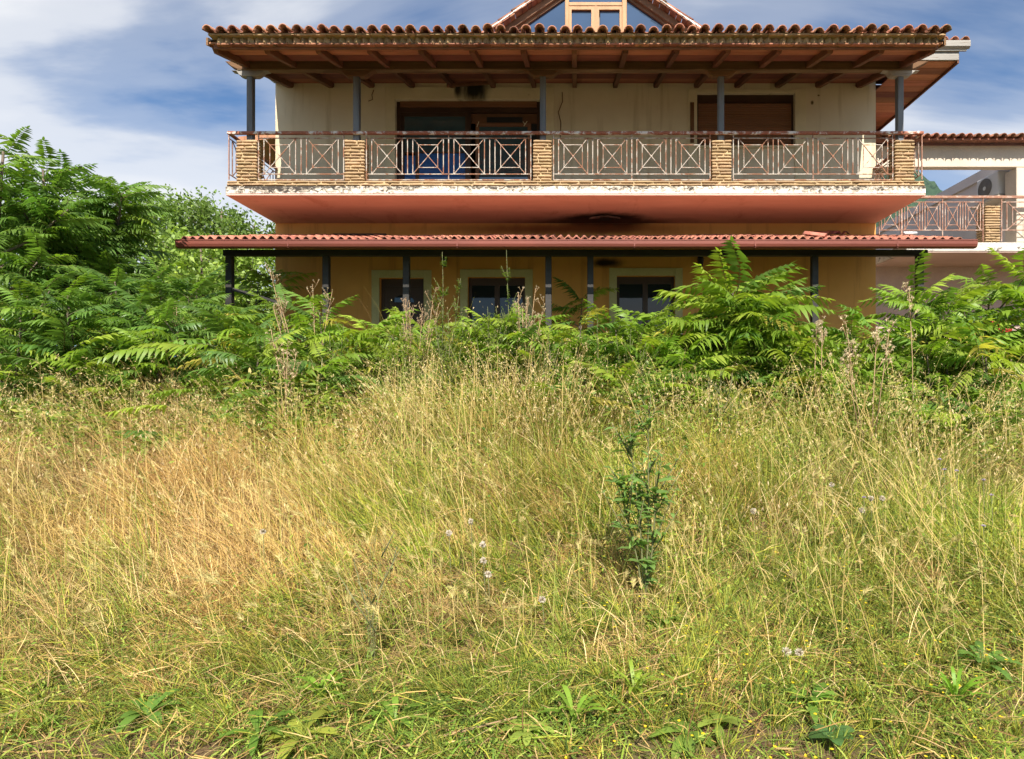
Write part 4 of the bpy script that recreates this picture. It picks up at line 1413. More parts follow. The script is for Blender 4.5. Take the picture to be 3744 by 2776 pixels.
# small-leaved weeds between them
N = 72000
Yw = rng.uniform(6.4, 11.8, N)
uw = rng.uniform(-500, 2700, N)
xw = (uw - U0) / F0 * Yw
lim = 8.2 + 1.0 * np.clip(1 - np.abs(uw - 985) / 230, 0, 1) - 1.0 * np.clip((760 - uw) / 200, 0, 1) - 0.9 * np.clip((uw - 1300) / 150, 0, 1) + (vnoise(xw, Yw, .6) - .5) * 2.6
keep = Yw > lim + rng.normal(0, .35, N)
Yw, xw = Yw[keep], xw[keep]
n = len(Yw)
clump = vnoise(xw, Yw, 1.7)
hw_ = rng.random(n) ** 0.8 * (0.35 + 0.75 * clump)
d = unit(np.stack([rng.normal(0, 1, n), rng.normal(0, 1, n), rng.uniform(-.2, .9, n)], 1))
side = unit(np.cross(d, rng.normal(0, 1, (n, 3))))
pal = np.array([[.17, .26, .04], [.25, .32, .055], [.11, .18, .035], [.36, .36, .08], [.46, .38, .13]])
parts.append(strips(np.stack([xw, Yw, gz(xw, Yw) + hw_], 1), d, side, rng.uniform(.05, .12, n), rng.uniform(.016, .035, n),
                    np.stack([np.zeros(n), np.zeros(n), rng.uniform(-.5, 0, n)], 1), (0, .4, .75, 1), (.2, 1, .7, 0), pal[rng.choice(5, n, p=[.28, .27, .2, .15, .10])] * rng.uniform(.8, 1.2, (n, 1))))
ug = bpy.data.objects.new('undergrowth', np_mesh('undergrowth', *join(parts), M['leaf']))
put(ug)
tag(ug, 'dense green undergrowth of small leaves in front of the house', 'undergrowth', kind='stuff')

# ------------------------------------------------------------------ background trees on the left
def tree(label, x, y, h_, rad, n, seed, tint, trunk_r=0.12, cone=0.0):
    r = np.random.default_rng(seed)
    z0 = gzs(x, y)
    root = empty('tree', (x, y, z0))
    tag(root, label, 'tree', 'trees behind the left thicket')
    mb = MB()
    pts = [Vector((x + 0.15 * math.sin(seed + 3 * t), y + 0.1 * math.cos(2 * seed + 4 * t), z0 - 0.1 + h_ * 0.9 * t)) for t in np.linspace(0, 1, 6)]
    mb.tube(pts, [trunk_r * (1 - .8 * t) for t in np.linspace(0, 1, 6)], 7)
    ends = []
    nbr = 34
    for k in range(nbr):
        t = 0.22 + 0.76 * (k + r.random()) / nbr
        q = t * 5
        i0 = min(4, int(q))
        b = pts[i0].lerp(pts[i0 + 1], q - i0)
        az = r.uniform(0, 6.28)
        prof = (math.sin(math.pi * min(1, (t - 0.1) / 0.95)) ** 0.7) if not cone else (1.05 - t) ** 0.7
        ln = rad * prof * r.uniform(.65, 1.1) + 0.15
        up = r.uniform(.3, 1.0)
        e = b + Vector((math.cos(az) * ln, math.sin(az) * ln, ln * up * 0.7))
        mid = b.lerp(e, .5) + Vector((0, 0, -0.06 * ln))
        mb.tube([b, mid, e], [trunk_r * .28 * (1.1 - t), trunk_r * .18 * (1.1 - t), 0.006], 4)
        ends += [(mid, ln * .55, .7), (e, ln * .42 + .12, 1.0), (b.lerp(e, .78), ln * .45, 1.0)]
    mb.build('trunk', M['bark'], root, True)
    per = n // len(ends)
    P_, sz = [], []
    for c0, cr, wgt in ends:
        m_ = int(per * wgt * 1.1)
        q = r.normal(0, 1, (m_, 3))
        q = unit(q) * (r.random((m_, 1)) ** 0.45) * np.array([1, 1, .8]) * cr
        P_.append(np.array(c0[:]) + q)
    P_ = np.concatenate(P_)
    m_ = len(P_)
    d = unit(r.normal(0, 1, (m_, 3)) + np.array([0, 0, .1]))
    side = unit(np.cross(d, r.normal(0, 1, (m_, 3))))
    col = np.array(tint)[None] * r.uniform(.7, 1.3, (m_, 1)) * np.where(r.random((m_, 1)) < .1, np.array([[1.5, 1.35, 1.0]]), 1)
    L_ = r.uniform(.09, .16, m_)
    me = np_mesh('crown', *strips(P_, d, side, L_, L_ * .55, np.tile([[0, 0, -.25]], (m_, 1)), (0, .4, 1), (.2, 1, 0), col), M['treeleaf'])
    put(bpy.data.objects.new('crown', me), root)
    return root


TREES = [
    ('leafy tree left of the balcony, right behind the leftmost post', PX(555, 20), 20, PZ(445, 20) - 2.2, 1.6, 5200, 41, (0.123, 0.202, 0.044), .12),
    ('dense tree with pointed shoots just left of the balcony\'s left end', PX(470, 19), 19, PZ(405, 19) - 2.2, 1.5, 5200, 42, (0.174, 0.267, 0.061), .12),
    ('tree with pointed top between balcony and left thicket', PX(405, 20), 20, PZ(402, 20) - 2.2, 1.5, 5200, 43, (0.160, 0.260, 0.055), .12),
    ('rounded pale green tree behind the feathery left tree', PX(335, 18), 18, PZ(412, 18) - 2.2, 1.6, 5200, 44, (0.189, 0.286, 0.061), .12),
    ('broad bush-like tree low behind the left end of the canopy', PX(440, 15.5), 15.5, PZ(480, 15.5) - 2.1, 1.3, 4200, 45, (0.225, 0.332, 0.066), .09),
    ('wide dark tree in the deep left background', PX(240, 17), 17, PZ(420, 17) - 2.2, 1.8, 5200, 46, (0.138, 0.227, 0.044), .13),
    ('low bright tree beside the left house wall', PX(560, 16.5), 16.5, PZ(520, 16.5) - 2.1, 1.1, 3600, 47, (0.225, 0.325, 0.066), .08),
    ('tree at far left behind the slender trunk', PX(90, 15), 15, PZ(430, 15) - 2.1, 1.8, 5200, 48, (0.138, 0.227, 0.044), .12),
    ('low tree far left behind the thicket, cut by the picture edge', PX(-40, 13), 13, PZ(440, 13) - 2.0, 1.6, 4200, 49, (0.138, 0.221, 0.044), .1),
]
for tdef in TREES:
    tree(*tdef)

# ------------------------------------------------------------------ grass meadow
def dryness(x, y):
    u = U0 + F0 * x / np.maximum(y, .5)
    d = np.interp(u, [-200, 500, 950, 1350, 1700, 2400], [.90, .97, .74, .52, .40, .40])
    d = d * np.interp(y, [2.0, 2.9, 3.6, 5.0, 7.5, 9.0], [.52, .48, .66, .97, 1.0, .72])
    d = d + (vnoise(x, y, 0.8) - .5) * .42 + (vnoise(x, y, 2.6) - .5) * .3
    return np.clip(d, 0, 1)


def tallness(x, y):
    u = U0 + F0 * x / np.maximum(y, .5)
    h_ = np.interp(y, [2.0, 3.0, 3.9, 5.2, 6.5, 9.5], [.17, .27, .42, .68, .84, .92])
    h_ = h_ * np.interp(u, [0, 900, 1500, 2300], [1.08, 1.0, .9, .9])
    h_ = h_ * (1 + .35 * np.clip((y - 7.6) / 1.5, 0, 1) * np.clip(1 - np.abs(u - 1000) / 420, 0, 1))
    return h_ * (0.55 + 0.9 * vnoise(x, y, 1.1))


STRAW = np.array([[.58, .39, .125], [.72, .53, .22], [.38, .235, .08], [.64, .46, .16], [.48, .33, .15], [.19, .11, .045]])
GREEN = np.array([[.18, .25, .035], [.32, .36, .05], [.075, .125, .025], [.44, .42, .065], [.19, .26, .05]])


def field(n, y0, y1, power=1.0):
    y = y0 + (y1 - y0) * rng.random(n) ** power
    f = rng.random(n)
    x = (-1.0 * y - 0.5) + f * (1.80 * y + 1.1)
    out = rng.random(n) < .15          # the meadow goes on beside the view
    sd3 = rng.random(n) * 2 - 1
    x = np.where(out, np.where(sd3 < 0, -1.0 * y - .5 + sd3 * 3.0, .8 * y + .6 + sd3 * 3.0), x)
    return x, y


def lean_field(x, y):
    u = U0 + F0 * x / np.maximum(y, .5)
    lx = np.interp(u, [0, 700, 1200, 1700, 2300], [-.50, -.42, -.12, .02, .10])
    lx = lx + (vnoise(x, y, .9) - .5) * .75
    ly = (vnoise(x + 31, y, .9) - .5) * .7
    return lx, ly


def tufts(x, y, cs, pull):
    ix, iy = np.floor(x / cs).astype(int), np.floor(y / cs).astype(int)
    h1, h2, h3 = _perm[ix % 64, iy % 64], _perm[(ix + 17) % 64, (iy + 31) % 64], _perm[(iy + 7) % 64, (ix + 43) % 64]
    cx, cy = (ix + h1) * cs, (iy + h2) * cs
    t = np.where(rng.random(len(x)) < .78, pull, .15)
    x2, y2 = x + (cx - x) * t, y + (cy - y) * t
    return x2, y2, (x2 - cx) / cs, (y2 - cy) / cs, h3


# 1 the standing blades and stalks
N = 238000
x, y = field(N, 1.9, 11.2, 1.02)
edge = 10.0 + .8 * np.clip(1 - np.abs(x * F0 / y + U0 - 985) / 230, 0, 1) - 1.0 * np.clip((x * F0 / y + U0 - 1150) / 200, 0, 1) - 1.2 * np.clip((760 - (x * F0 / y + U0)) / 200, 0, 1)
bare = (vnoise(x, y, 1.6) + np.clip(2.95 - y, -.2, .4) > .60) & (y < 3.1)
edge = edge + (vnoise(x, y, .6) - .5) * 1.6
keep = ((y < edge + rng.normal(0, .4, N)) | (rng.random(N) < .28)) & ~(bare & (rng.random(N) < .75))
x, y = x[keep], y[keep]
n = len(x)
x, y, ox, oy, hsh = tufts(x, y, .21, .72)
D = dryness(x, y)
isdry = .55 * hsh + .45 * rng.random(n) < D * .92
Hh = tallness(x, y) * (.62 + .62 * hsh) * (rng.uniform(.3, 1.1, n) + .35 * (rng.random(n) < .06)) * np.where(isdry, 1.0, .85)
lx, ly = lean_field(x, y)
az = rng.uniform(0, 6.28, n)
spread = np.abs(rng.normal(.1, .42, n))
d = unit(np.stack([lx * .65 + np.cos(az) * spread + ox * 1.6, ly * .65 + np.sin(az) * spread + oy * 1.6, np.full(n, 1.0)], 1))
az2 = rng.uniform(0, 6.28, n)
bd = rng.uniform(.0, .6, n)
bend = np.stack([lx * .5 + np.cos(az2) * bd, ly * .5 + np.sin(az2) * bd, -rng.uniform(.0, .4, n)], 1)
az3 = rng.normal(0, .7, n)
side = np.stack([np.cos(az3), np.sin(az3), np.zeros(n)], 1)
col = np.where(isdry[:, None], STRAW[rng.integers(0, 6, n)], GREEN[rng.integers(0, 5, n)]) * rng.uniform(.7, 1.25, (n, 1))
patch = (.72 + .56 * vnoise(x + 9, y, .7))[:, None] * np.stack([np.ones(n), .9 + .2 * vnoise(x, y + 17, 1.1), .8 + .4 * vnoise(x + 5, y + 3, .9)], 1)
col = col * patch
tip = np.where(isdry[:, None], col * 1.05, col * .85 + np.array([.40, .34, .06]) * .2)
Wd = rng.uniform(.0022, .0062, n) * np.clip(.55 + .10 * y, .75, 1.5) * np.where(isdry, .85, 1.15)
base = np.stack([x, y, gz(x, y) - .01], 1)
g1 = strips(base, d, side, Hh, Wd, bend, (0, .4, .75, 1), (1, .9, .6, 0), col, tip)
N = 60000
x, y = field(N, 1.9, 4.6, 1.1)
bare = (vnoise(x, y, 1.6) + np.clip(2.95 - y, -.2, .4) > .60) & (y < 3.1)
keep = ~(bare & (rng.random(N) < .8))
x, y = x[keep], y[keep]
n = len(x)
x, y, ox, oy, hsh = tufts(x, y, .11, .7)
isd = .5 * hsh + .5 * rng.random(n) < dryness(x, y)
az = np.arctan2(oy, ox) + rng.normal(0, .8, n)
d = unit(np.stack([np.cos(az) * .45, np.sin(az) * .45, np.ones(n)], 1))
bend = np.stack([np.cos(az) * .5, np.sin(az) * .5, -rng.uniform(.1, .7, n)], 1)
az3 = rng.normal(0, .8, n)
col = np.where(isd[:, None], STRAW[rng.integers(0, 6, n)], GREEN[rng.integers(0, 5, n)]) * rng.uniform(.6, 1.2, (n, 1)) * (.7 + .6 * vnoise(x, y, 1.9))[:, None]
g1b = strips(np.stack([x, y, gz(x, y) - .01], 1), d, np.stack([np.cos(az3), np.sin(az3), np.zeros(n)], 1), tallness(x, y) * rng.uniform(.25, .8, n), rng.uniform(.002, .0055, n), bend, (0, .4, .75, 1), (1, .9, .6, 0), col)
g1 = join([g1, g1b])
go = bpy.data.objects.new('tall_grass', np_mesh('tall_grass', *g1, M['grass']))
put(go)
tag(go, 'tall golden and green uncut grass covering the slope', 'grass', kind='stuff')

# 2 lying litter of broken straw
N = 40000
x, y = field(N, 1.8, 8.5, 1.0)
keep = ~((vnoise(x, y, 1.6) + np.clip(2.95 - y, -.2, .4) > .60) & (y < 3.1) & (rng.random(N) < .6))
x, y = x[keep], y[keep]
n = len(x)
az = rng.uniform(0, 6.28, n)
lay = tallness(x, y)
d = unit(np.stack([np.cos(az), np.sin(az) * .7, rng.uniform(-.25, .45, n)], 1))
bend = np.stack([rng.uniform(-.3, .3, n), rng.uniform(-.3, .3, n), -rng.uniform(0, .35, n)], 1)
side = unit(np.cross(d, np.array([0, 0, 1.0])) + rng.normal(0, .25, (n, 3)))
D = dryness(x, y)
dry = rng.random(n) < np.clip(D + .3, 0, .95)
col = np.where(dry[:, None], STRAW[rng.integers(0, 6, n)] * np.array([.95, .92, .95]), GREEN[rng.integers(0, 5, n)]) * rng.uniform(.7, 1.2, (n, 1))
base = np.stack([x, y, gz(x, y) + .01 + rng.random(n) ** 1.5 * .55 * lay], 1)
g2 = strips(base, d, side, rng.uniform(.08, .30, n) * np.clip(.35 + .16 * y, .5, 1.1), rng.uniform(.003, .007, n), bend, (0, .5, 1), (.8, 1, 0), col)
o = bpy.data.objects.new('fallen_straw', np_mesh('fallen_straw', *g2, M['grass']))
put(o)
tag(o, 'broken dry straw lying among the grass', 'straw', kind='stuff')

# 3 broad green blades and low leaves near the camera and on the right
N = 30000
x, y = field(N, 1.9, 6.5, 1.5)
D = dryness(x, y)
keep = (rng.random(N) > D * .8) & ~((vnoise(x, y, 1.6) + np.clip(2.95 - y, -.2, .4) > .60) & (y < 3.1) & (rng.random(N) < .7))
x, y = x[keep], y[keep]
n = len(x)
az = rng.uniform(0, 6.28, n)
d = unit(np.stack([np.cos(az) * .6, np.sin(az) * .6, rng.uniform(.4, 1.2, n)], 1))
bend = np.stack([np.cos(az) * .4, np.sin(az) * .4, -rng.uniform(.2, .9, n)], 1)
side = unit(np.cross(d, np.array([0, 0, 1.0])) + rng.normal(0, .2, (n, 3)))
pal = np.array([[.17, .28, .04], [.25, .35, .05], [.34, .41, .08], [.13, .22, .04]])
col = pal[rng.integers(0, 4, n)] * rng.uniform(.8, 1.2, (n, 1))
L_ = rng.uniform(.08, .22, n)
g3 = strips(np.stack([x, y, gz(x, y)], 1), d, side, L_, rng.uniform(.004, .011, n), bend, (0, .3, .7, 1), (.6, 1, .75, 0), col, col * 1.1)
# clover-like leaflets
N = 70000
x, y = field(N, 1.9, 7.5, 1.3)
D = dryness(x, y)
keep = (rng.random(N) > D * .75) & (vnoise(x, y, 1.3) + rng.normal(0, .12, N) > .33) & ~((vnoise(x, y, 1.6) + np.clip(2.95 - y, -.2, .4) > .60) & (y < 3.1) & (rng.random(N) < .8))
x, y = x[keep], y[keep]
n = len(x)
az = rng.uniform(0, 6.28, n)
d = unit(np.stack([np.cos(az), np.sin(az), rng.uniform(-.1, .6, n)], 1))
side = unit(np.cross(d, np.array([0, 0, 1.0])) + rng.normal(0, .3, (n, 3)))
col = pal[rng.integers(0, 4, n)] * rng.uniform(.65, 1.15, (n, 1))
g4 = strips(np.stack([x, y, gz(x, y) + rng.random(n) * .55 * tallness(x, y)], 1), d, side, rng.uniform(.012, .028, n), rng.uniform(.006, .013, n), np.zeros((n, 3)), (0, .55, 1), (.25, 1, 0), col)
N = 95000
x, y = field(N, 2.2, 9.3, 1.0)
D = dryness(x, y)
keep = (rng.random(N) > D * .8) & (vnoise(x + 3, y, 1.0) + rng.normal(0, .15, N) > .42) & ~((vnoise(x, y, 1.6) + np.clip(2.95 - y, -.2, .4) > .60) & (y < 3.1))
x, y = x[keep], y[keep]
n = len(x)
az = rng.uniform(0, 6.28, n)
d = unit(np.stack([np.cos(az), np.sin(az), rng.uniform(-.3, 1.0, n)], 1))
side = unit(np.cross(d, np.array([0, 0, 1.0])) + rng.normal(0, .4, (n, 3)))
pal5 = np.array([[.15, .24, .035], [.25, .34, .05], [.34, .39, .07], [.09, .16, .03], [.36, .30, .09]])
col = pal5[rng.integers(0, 5, n)] * rng.uniform(.75, 1.2, (n, 1))
L_ = rng.uniform(.03, .07, n) * np.clip((y - .8) / 6, .25, 1)
g5 = strips(np.stack([x, y, gz(x, y) + rng.random(n) ** .7 * .85 * tallness(x, y)], 1), d, side, L_, L_ * rng.uniform(.25, .5, n), np.stack([np.zeros(n), np.zeros(n), -rng.uniform(.1, .7, n)], 1), (0, .35, .7, 1), (.25, 1, .75, 0), col)
N = 2600
x, y = field(N, 2.8, 9.6, .9)
az = rng.uniform(0, 6.28, N)
lx, ly = lean_field(x, y)
d = unit(np.stack([lx + np.cos(az) * .35, ly + np.sin(az) * .35, np.ones(N)], 1))
bend = np.stack([lx * .8 + np.cos(az) * .5, ly * .8 + np.sin(az) * .5, -rng.uniform(.25, .8, N)], 1)
g6 = strips(np.stack([x, y, gz(x, y)], 1), d, np.tile([[1., 0, 0]], (N, 1)), tallness(x, y) * rng.uniform(1.1, 1.7, N), rng.uniform(.0035, .006, N), bend, (0, .2, .4, .6, .8, 1), (1, 1, .95, .9, .8, 0), np.array([[.80, .62, .30]]) * rng.uniform(.7, 1.1, (N, 1)))
o = bpy.data.objects.new('ground_cover', np_mesh('ground_cover', *join([g3, g4, g5, g6]), M['grass']))
put(o)
tag(o, 'low green leaves and broad blades between the grass stalks', 'ground cover', kind='stuff')

# 4 hanging oat spikelets and bristly ears
N = 34000
x, y = field(N, 4.6, 10.6, .8)
n = N
u = U0 + F0 * x / y
keep = (y < 9.2 + rng.normal(0, .3, n)) & (rng.random(n) < np.interp(u, [0, 500, 900, 1500, 2300], [.6, .5, .7, .55, .6]) * np.clip(vnoise(x, y, .9) * 1.7 - .2, 0, 1))
x, y = x[keep], y[keep]
n = len(x)
z = gz(x, y) + tallness(x, y) * rng.uniform(.5, 1.15, n)
d = unit(np.stack([rng.normal(0, .45, n), rng.normal(0, .45, n), np.full(n, -1.0)], 1))
side = unit(np.cross(d, rng.normal(0, 1, (n, 3))))
col = np.array([[.66, .51, .28]]) * rng.uniform(.7, 1.15, (n, 1))
oat = strips(np.stack([x, y, z], 1), d, side, rng.uniform(.024, .05, n), rng.uniform(.008, .015, n), np.zeros((n, 3)), (0, .4, 1), (.3, 1, 0), col)
# ears
N = 420
x, y = field(N, 3.6, 8.6, .9)
z = gz(x, y) + tallness(x, y) * rng.uniform(.8, 1.15, N)
lx, ly = lean_field(x, y)
ax_ = unit(np.stack([lx + rng.normal(0, .5, N), ly + rng.normal(0, .4, N), rng.uniform(-.2, .6, N)], 1))
K = 34
b = np.repeat(np.stack([x, y, z], 1), K, 0) + np.repeat(ax_, K, 0) * (rng.random((N * K, 1)) * .06)
d = unit(np.repeat(ax_, K, 0) + rng.normal(0, .33, (N * K, 3)))
side = unit(np.cross(d, rng.normal(0, 1, (N * K, 3))))
pal = np.array([[.55, .50, .20], [.48, .42, .16], [.62, .48, .22]])
col = np.repeat(pal[rng.integers(0, 3, N)], K, 0) * rng.uniform(.8, 1.2, (N * K, 1))
ear = strips(b, d, side, rng.uniform(.02, .045, N * K), .0032, np.zeros((N * K, 3)), (0, .5, 1), (1, .7, 0), col)
# stems that carry the ears
st_b = np.stack([x, y, gz(x, y)], 1)
dv = np.stack([x, y, z], 1) - st_b
Ls = np.linalg.norm(dv, axis=1)
stm = strips(st_b, dv / Ls[:, None], np.tile([[1., 0, 0]], (N, 1)), Ls, .0035, np.zeros((N, 3)), (0, .5, 1), (1, .9, .8), np.tile([[.52, .42, .16]], (N, 1)))
o = bpy.data.objects.new('seed_heads', np_mesh('seed_heads', *join([oat, ear, stm]), M['grass']))
put(o)
tag(o, 'straw-coloured oat spikelets and bristly ears above the grass', 'seed heads', kind='stuff')

# 4b long stalks standing above the rest, with nodding heads
def emergent(n, y0, y1, hlo, hhi, kind, u0=-150, u1=2400):
    y = rng.uniform(y0, y1, n)
    u = rng.uniform(u0, u1, n)
    x = (u - U0) / F0 * y
    lx, ly = lean_field(x, y)
    az = rng.uniform(0, 6.28, n)
    d = unit(np.stack([lx * .55 + np.cos(az) * .16, ly * .5 + np.sin(az) * .16, np.ones(n)], 1))
    bend = np.stack([lx * .3 + np.cos(az) * .22, ly * .3 + np.sin(az) * .22, -rng.uniform(.02, .18, n)], 1)
    L_ = rng.uniform(hlo, hhi, n)
    b = np.stack([x, y, gz(x, y)], 1)
    pale = np.where(rng.random((n, 1)) < .6, np.array([[.64, .47, .18]]), np.array([[.34, .37, .085]])) * rng.uniform(.7, 1.1, (n, 1))
    out = [strips(b, d, np.tile([[1., 0, 0]], (n, 1)), L_, rng.uniform(.0032, .005, n) * np.clip(.5 + .1 * y, .7, 1.3), bend, (0, .3, .6, .85, 1), (1, 1, .9, .75, .6), pale)]
    K = 16 if kind == 'oat' else 30
    t = rng.uniform(.68 if kind == 'oat' else .93, 1.0, n * K)[:, None]
    bb, dd, bn, LL = (np.repeat(a, K, 0) for a in (b, d, bend, L_[:, None]))
    p = bb + dd * LL * t + bn * LL * t * t
    axis = unit(dd + 2 * bn)
    m_ = n * K
    if kind == 'oat':
        hd = unit(np.stack([rng.normal(0, .6, m_), rng.normal(0, .6, m_), rng.uniform(-1.2, .3, m_)], 1))
        p = p + np.stack([rng.normal(0, .03, m_), rng.normal(0, .03, m_), np.zeros(m_)], 1)
        ln, wd = rng.uniform(.02, .042, m_), rng.uniform(.005, .010, m_)
    else:
        hd = unit(axis + rng.normal(0, .38, (m_, 3)))
        ln, wd = rng.uniform(.025, .05, m_), .0035
    sd2 = unit(np.cross(hd, rng.normal(0, 1, (m_, 3))))
    cl_ = np.repeat(np.array([[.70, .55, .29]]) if kind == 'oat' else np.array([[.62, .52, .22]]), m_, 0) * rng.uniform(.7, 1.15, (m_, 1))
    out.append(strips(p, hd, sd2, ln, wd, np.zeros((m_, 3)), (0, .4, 1), (.35, 1, 0), cl_))
    return out


em = emergent(260, 6.5, 8.4, .8, 1.35, 'oat', -200, 720) + emergent(330, 6.4, 8.9, .8, 1.3, 'oat') + emergent(420, 4.2, 7.5, .75, 1.15, 'ear') + emergent(260, 3.0, 5.0, .45, .85, 'ear') + emergent(200, 6.5, 8.8, .95, 1.55, 'oat', 850, 1250) + emergent(110, 6.2, 8.0, .9, 1.5, 'oat', 1650, 2250)
o = bpy.data.objects.new('standing_stalks', np_mesh('standing_stalks', *join(em), M['grass']))
put(o)
tag(o, 'long dry stalks with nodding heads rising above the grass', 'grass', kind='stuff')

# 5 tiny yellow flowers
N = 900
x, y = field(N, 2.1, 5.6, 1.1)
keep = vnoise(x, y, .8) + .15 * (x * F0 / y > -300) > .5
x, y = x[keep], y[keep]
n = len(x)
P0 = np.stack([x, y, gz(x, y) + tallness(x, y) * rng.uniform(.45, .9, n)], 1)
K = 5
a = np.tile(np.arange(K) * 2 * np.pi / K, n)
d = unit(np.stack([np.cos(a), np.sin(a), np.full(n * K, .35)], 1) + np.repeat(rng.normal(0, .35, (n, 3)), K, 0))
side = unit(np.cross(d, np.array([0, 0, 1.0])))
fl = strips(np.repeat(P0, K, 0), d, side, np.repeat(rng.uniform(.006, .011, n), K), .008, np.zeros((n * K, 3)), (0, .6, 1), (.4, 1, 0), np.tile([[.78, .58, .03]], (n * K, 1)))
o = bpy.data.objects.new('yellow_flowers', np_mesh('yellow_flowers', *fl, M['grass']))
put(o)
tag(o, 'tiny yellow flowers scattered through the near grass', 'flowers', kind='stuff')


# ------------------------------------------------------------------ single weeds
def weed_on(u, v, Y):
    return PX(u, Y), Y


def leafy_weed(label, u, Y, topv, stems, leaf_l, dens, seed, col, branch=0.0, sr=0.011):
    r = np.random.default_rng(seed)
    x = PX(u, Y)
    z0 = gzs(x, Y)
    H_ = PZ(topv, Y) - z0
    root = empty('tall_weed', (x, Y, z0))
    tag(root, label, 'weed')
    parts = []
    for sx, sh in stems:
        mb = MB()
        pts = [Vector((x + sx * t + .02 * math.sin(seed + 5 * t), Y + .03 * math.sin(2 * seed + 4 * t), z0 + H_ * sh * t)) for t in np.linspace(0, 1, 7)]
        mb.tube(pts, [sr * (1 - .75 * t) for t in np.linspace(0, 1, 7)], 5)
        paths = [(pts, dens)]
        for k in range(int(branch)):
            t0 = r.uniform(.28, .92)
            q = t0 * 6
            i0 = min(5, int(q))
            b = pts[i0].lerp(pts[i0 + 1], q - i0)
            a = r.uniform(0, 6.28)
            ln = r.uniform(.12, .34) * (1.25 - t0)* 1.6
            e = b + Vector((math.cos(a) * ln * .6, math.sin(a) * ln * .5, ln))
            mb.tube([b, b.lerp(e, .5), e], [.005, .004, .002], 4)
            paths.append(([b, b.lerp(e, .5), e], int(dens * .3)))
        mb.build('stem', M['stem'], root, True)
        for path, cnt in paths:
            pp = np.array([p[:] for p in path])
            t = r.uniform(.12, 1, cnt) * (len(pp) - 1)
            i0 = np.minimum(t.astype(int), len(pp) - 2)
            b = pp[i0] + (pp[i0 + 1] - pp[i0]) * (t - i0)[:, None]
            a = r.uniform(0, 6.28, cnt)
            d = unit(np.stack([np.cos(a), np.sin(a), r.uniform(.2, 1.1, cnt)], 1))
            side = unit(np.cross(d, np.array([0, 0, 1.0])) + r.normal(0, .2, (cnt, 3)))
            sc = (1.15 - .75 * t / (len(pp) - 1))
            c = np.array(col)[None] * r.uniform(.8, 1.25, (cnt, 1))
            parts.append(strips(b, d, side, leaf_l * sc * r.uniform(.7, 1.2, cnt), leaf_l * .28 * sc, np.tile([[0, 0, -.45]], (cnt, 1)), (0, .35, .7, 1), (.25, 1, .7, 0), c))
    o = bpy.data.objects.new('foliage', np_mesh('foliage', *join(parts), M['leaf']))
    put(o, root)
    tag(o, kind='stuff')
    return root


leafy_weed('tall green weed with upright spires in front of the wall left of the second doorway', 962, 8.9, 548, [(0.0, 1.0), (.27, .84), (-.12, .75)], .075, 90, 61, (.16, .24, .05), 14)
leafy_weed('tall slender green weed in front of the second doorway', 1104, 8.9, 543, [(0.0, 1.0), (.1, .7), (-.16, .66)], .07, 80, 62, (.17, .25, .05), 12)
leafy_weed('lone tall weed with two purple-green stems in the middle of the dry meadow', 1398, 4.05, 858, [(.07, 1.0), (-.07, .9), (.14, .72), (-.14, .62)], .16, 24, 63, (.19, .30, .08), 11, .008)
leafy_weed('yellow-green bushy weed at the foot of the second doorway', 1060, 8.6, 668, [(0, 1.0), (.2, .9), (-.2, .88), (.38, .8), (-.36, .8)], .085, 70, 161, (.26, .34, .07), 10)
leafy_weed('yellow-green bushy weed between first and second doorways', 975, 8.5, 676, [(0, 1.0), (.22, .9), (-.2, .92), (-.4, .8)], .085, 70, 162, (.25, .33, .07), 10)
leafy_weed('pale bushy weed below the first doorway', 880, 8.4, 712, [(0, 1.0), (.22, .9), (-.2, .92), (-.4, .8)], .08, 70, 163, (.28, .34, .08), 9)
leafy_weed('pale bushy weed right of the second doorway, before the fourth post', 1165, 8.5, 690, [(0, 1.0), (.22, .9), (-.2, .92), (.4, .8)], .08, 70, 164, (.25, .33, .08), 9)
leafy_weed('bushy weed before the wall left of the first doorway', 745, 8.4, 706, [(0, 1.0), (.22, .9), (-.2, .92), (-.4, .8)], .085, 70, 165, (.22, .31, .07), 9)
leafy_weed('bushy weed below the third doorway', 1370, 8.3, 716, [(0, 1.0), (.22, .9), (-.2, .92), (.4, .8)], .085, 70, 166, (.22, .31, .07), 9)
leafy_weed('thin spiky weed rising in front of the third doorway\'s left side', 1302, 8.7, 610 + 60, [(0, 1.0)], .05, 40, 64, (.15, .22, .06), 3)
leafy_weed('slim grey-green weed with bare spires in the left-centre foreground', 812, 3.4, 1130, [(0, 1.0), (.05, .92), (-.035, .85), (.09, .7)], .045, 16, 65, (.27, .34, .10), 2, .003)
leafy_weed('spindly green weed low in front of the right thicket', 1565, 7.2, 800, [(0, 1.0), (.14, .9), (-.16, .85), (.3, .7)], .05, 40, 66, (.12, .18, .05), 8)


